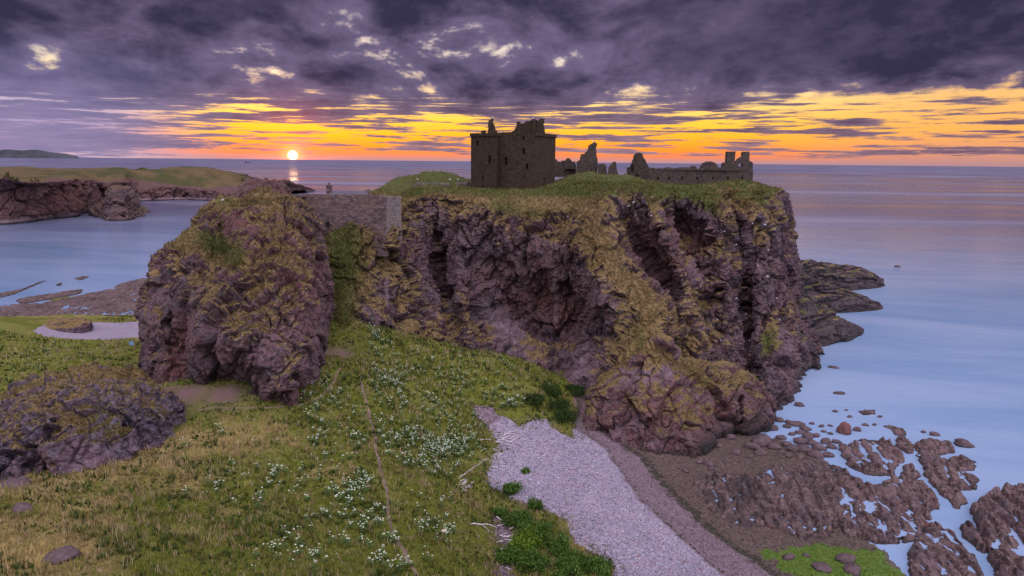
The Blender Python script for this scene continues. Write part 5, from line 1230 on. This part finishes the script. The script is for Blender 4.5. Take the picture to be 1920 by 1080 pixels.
g = gpt(832, 997, .1); o = link('pale_boulder', RM[4].copy()); o.data.materials.clear(); o.data.materials.append(PALESTONE); o.location = g; o.scale = (.38, .30, .24); tag(o, 'small square cream stone in the grass below the driftwood', 'stone')

def signboard():
    p = gpt(247, 650, 0); root = empty('signboard', p)
    def bx(name, x0, x1, y0, y1, z0, z1, m): box(name, x0, x1, y0, y1, z0, z1, m, root, None)
    bx('post', -.62, -.50, -.05, .05, -.3, 1.25, WOOD); bx('post', .50, .62, -.05, .05, -.3, 1.25, WOOD); bx('panel', -.49, .49, -.04, .04, .35, 1.2, PANEL); bx('panel_frame', -.497, .497, -.045, .045, 1.205, 1.28, WOOD)
    tag(root, 'small blue information board on two posts in the left meadow', 'sign')
signboard()
def rail():
    a, b = hit(236, 694), hit(250, 688)
    if not a or not b: return
    a, b = np.array(a[0]), np.array(b[0]); root = empty('wooden_rail', tuple(a)); d = b - a
    for t in (0, .5, 1): q = d * t; box('post', q[0] - .06, q[0] + .06, q[1] - .06, q[1] + .06, q[2] - .4, q[2] + .9, WOOD, root, None)
    n = np.array([-d[1], d[0]]) / (np.hypot(d[0], d[1]) + 1e-6) * .04
    v = [(q[0] + s * n[0], q[1] + s * n[1], q[2] + z) for q in (d * 0, d) for s in (-1, 1) for z in (.7, .82)]
    link('rail', pymesh('rail', v, [[0, 1, 3, 2], [4, 6, 7, 5], [0, 4, 5, 1], [2, 3, 7, 6], [1, 5, 7, 3], [0, 2, 6, 4]]), WOOD, root); tag(root, 'weathered wooden rail behind the crest of the left outcrop', 'fence')
rail()
def ship():
    c = atY(464, 294.0, 9000); root = empty('ship', (c[0], c[1], 0)); L = 34
    v = [(-L, -6, 0), (L * .9, -6, 0), (L * 1.1, 0, 9), (L * .9, 6, 0), (-L, 6, 0), (-L, -6, 7), (L * .95, -6, 8), (L * .95, 6, 8), (-L, 6, 7)]
    link('hull', pymesh('hull', v, [[0, 1, 6, 5], [1, 2, 6], [3, 7, 2], [4, 8, 7, 3], [0, 5, 8, 4], [5, 6, 2, 7, 8]]), HULL, root)
    box('deckhouse', -L * .9, -L * .45, -5, 5, 7.1, 20, HULL, root, None); box('mast', L * .35, L * .39, -1, 1, 8.1, 24, HULL, root, None)
    tag(root, 'tiny dark ship on the horizon left of the sun', 'ship')
ship()

# gulls: body, folded wings and head
def gull_meshes():
    def ell(cx, cz, rx, ry, rz, m=8, n=5):
        v = [(cx - rx, 0, cz)]
        for i in range(1, n):
            t = math.pi * i / n
            for k in range(m): a = k / m * 6.283; v.append((cx - rx * math.cos(t), ry * math.sin(t) * math.cos(a), cz + rz * math.sin(t) * math.sin(a)))
        v.append((cx + rx, 0, cz)); f = [[0, 1 + (k + 1) % m, 1 + k] for k in range(m)]
        for i in range(n - 2):
            for k in range(m): f.append([1 + i * m + k, 1 + i * m + (k + 1) % m, 1 + (i + 1) * m + (k + 1) % m, 1 + (i + 1) * m + k])
        e = len(v) - 1; f += [[e, e - m + k, e - m + (k + 1) % m] for k in range(m)]; return v, f
    b = ell(0, .18, .27, .11, .12); h = ell(.25, .34, .09, .065, .075)
    off = len(b[0]); body = (b[0] + h[0], b[1] + [[q + off for q in g] for g in h[1]])
    wv, wf = [], []
    for s in (-1, 1):
        k = len(wv); wv += [(.16, s * .12, .24), (-.05, s * .135, .26), (-.38, s * .05, .2), (-.05, s * .13, .13)]; wf.append([k, k + 1, k + 2, k + 3])
    a, c = pymesh('body', *body), pymesh('wings', wv, wf); a.materials.append(GULL_W); c.materials.append(GULL_G); return a, c
GB, GW = gull_meshes()
def gull(p, rz, label, group=None, s=1.25):
    r = empty('gull', p); r.rotation_euler = (0, 0, rz); r.scale = (s,) * 3; link('body', GB, None, r); link('wings', GW, None, r); tag(r, label, 'gull', group)
rg = random.Random(4)
for a, b, lab in ((783, 343, 'white gull at the left end of the low rubble wall'), (843, 343, 'white gull at the right end of the low rubble wall'), (859, 343, 'white gull beside the short wall remnant'), (417, 375, 'white gull on the grassy crown of the rock stack')):
    h = hit(a, b + 3) or hit(a, b + 8)
    if h: gull(h[0] + Vector((0, 0, .05 if a == 417 else 1.1)), rg.uniform(0, 6), lab)
CL = [(1188,381),(1221,407),(1220,412),(1288,393),(1358,436),(1411,421),(1435,423),(1453,432),(1392,443),(1222,371),(1360,408),(1380,460),(1300,470),(1330,520),(1440,470),(1470,480),(1345,600),(1352,640),(1405,640),(1460,600),(1455,560),(1380,560),(1310,430),(1420,500),(1440,520),(1398,590),(1178,388),(1065,408)]
for a, b in CL:
    h = hit(a, b, ('headland',))
    if h: gull(h[0] + h[1] * .1 + Vector((0, -.1, 0)), rg.uniform(0, 6), 'white gull perched on the right half of the headland cliff', 'gulls on the headland cliff', 1.1)
for a, b, Y, lab in ((923, 221.5, 181.8, 'gull on the tip of the left ruined spike of the tower'), (999.5, 222.5, 181.5, 'gull on the middle chimney of the tower'), (1113.6, 266, 206.3, 'gull on the tip of the tall jagged shard'), (887.5, 250, 182, 'gull at the left corner of the tower parapet'), (938, 248.5, 179, 'gull on the wall top beside the left spike')):
    p = atY(a, b, Y); gull((p[0], p[1], p[2] - .15), rg.uniform(0, 6), lab)
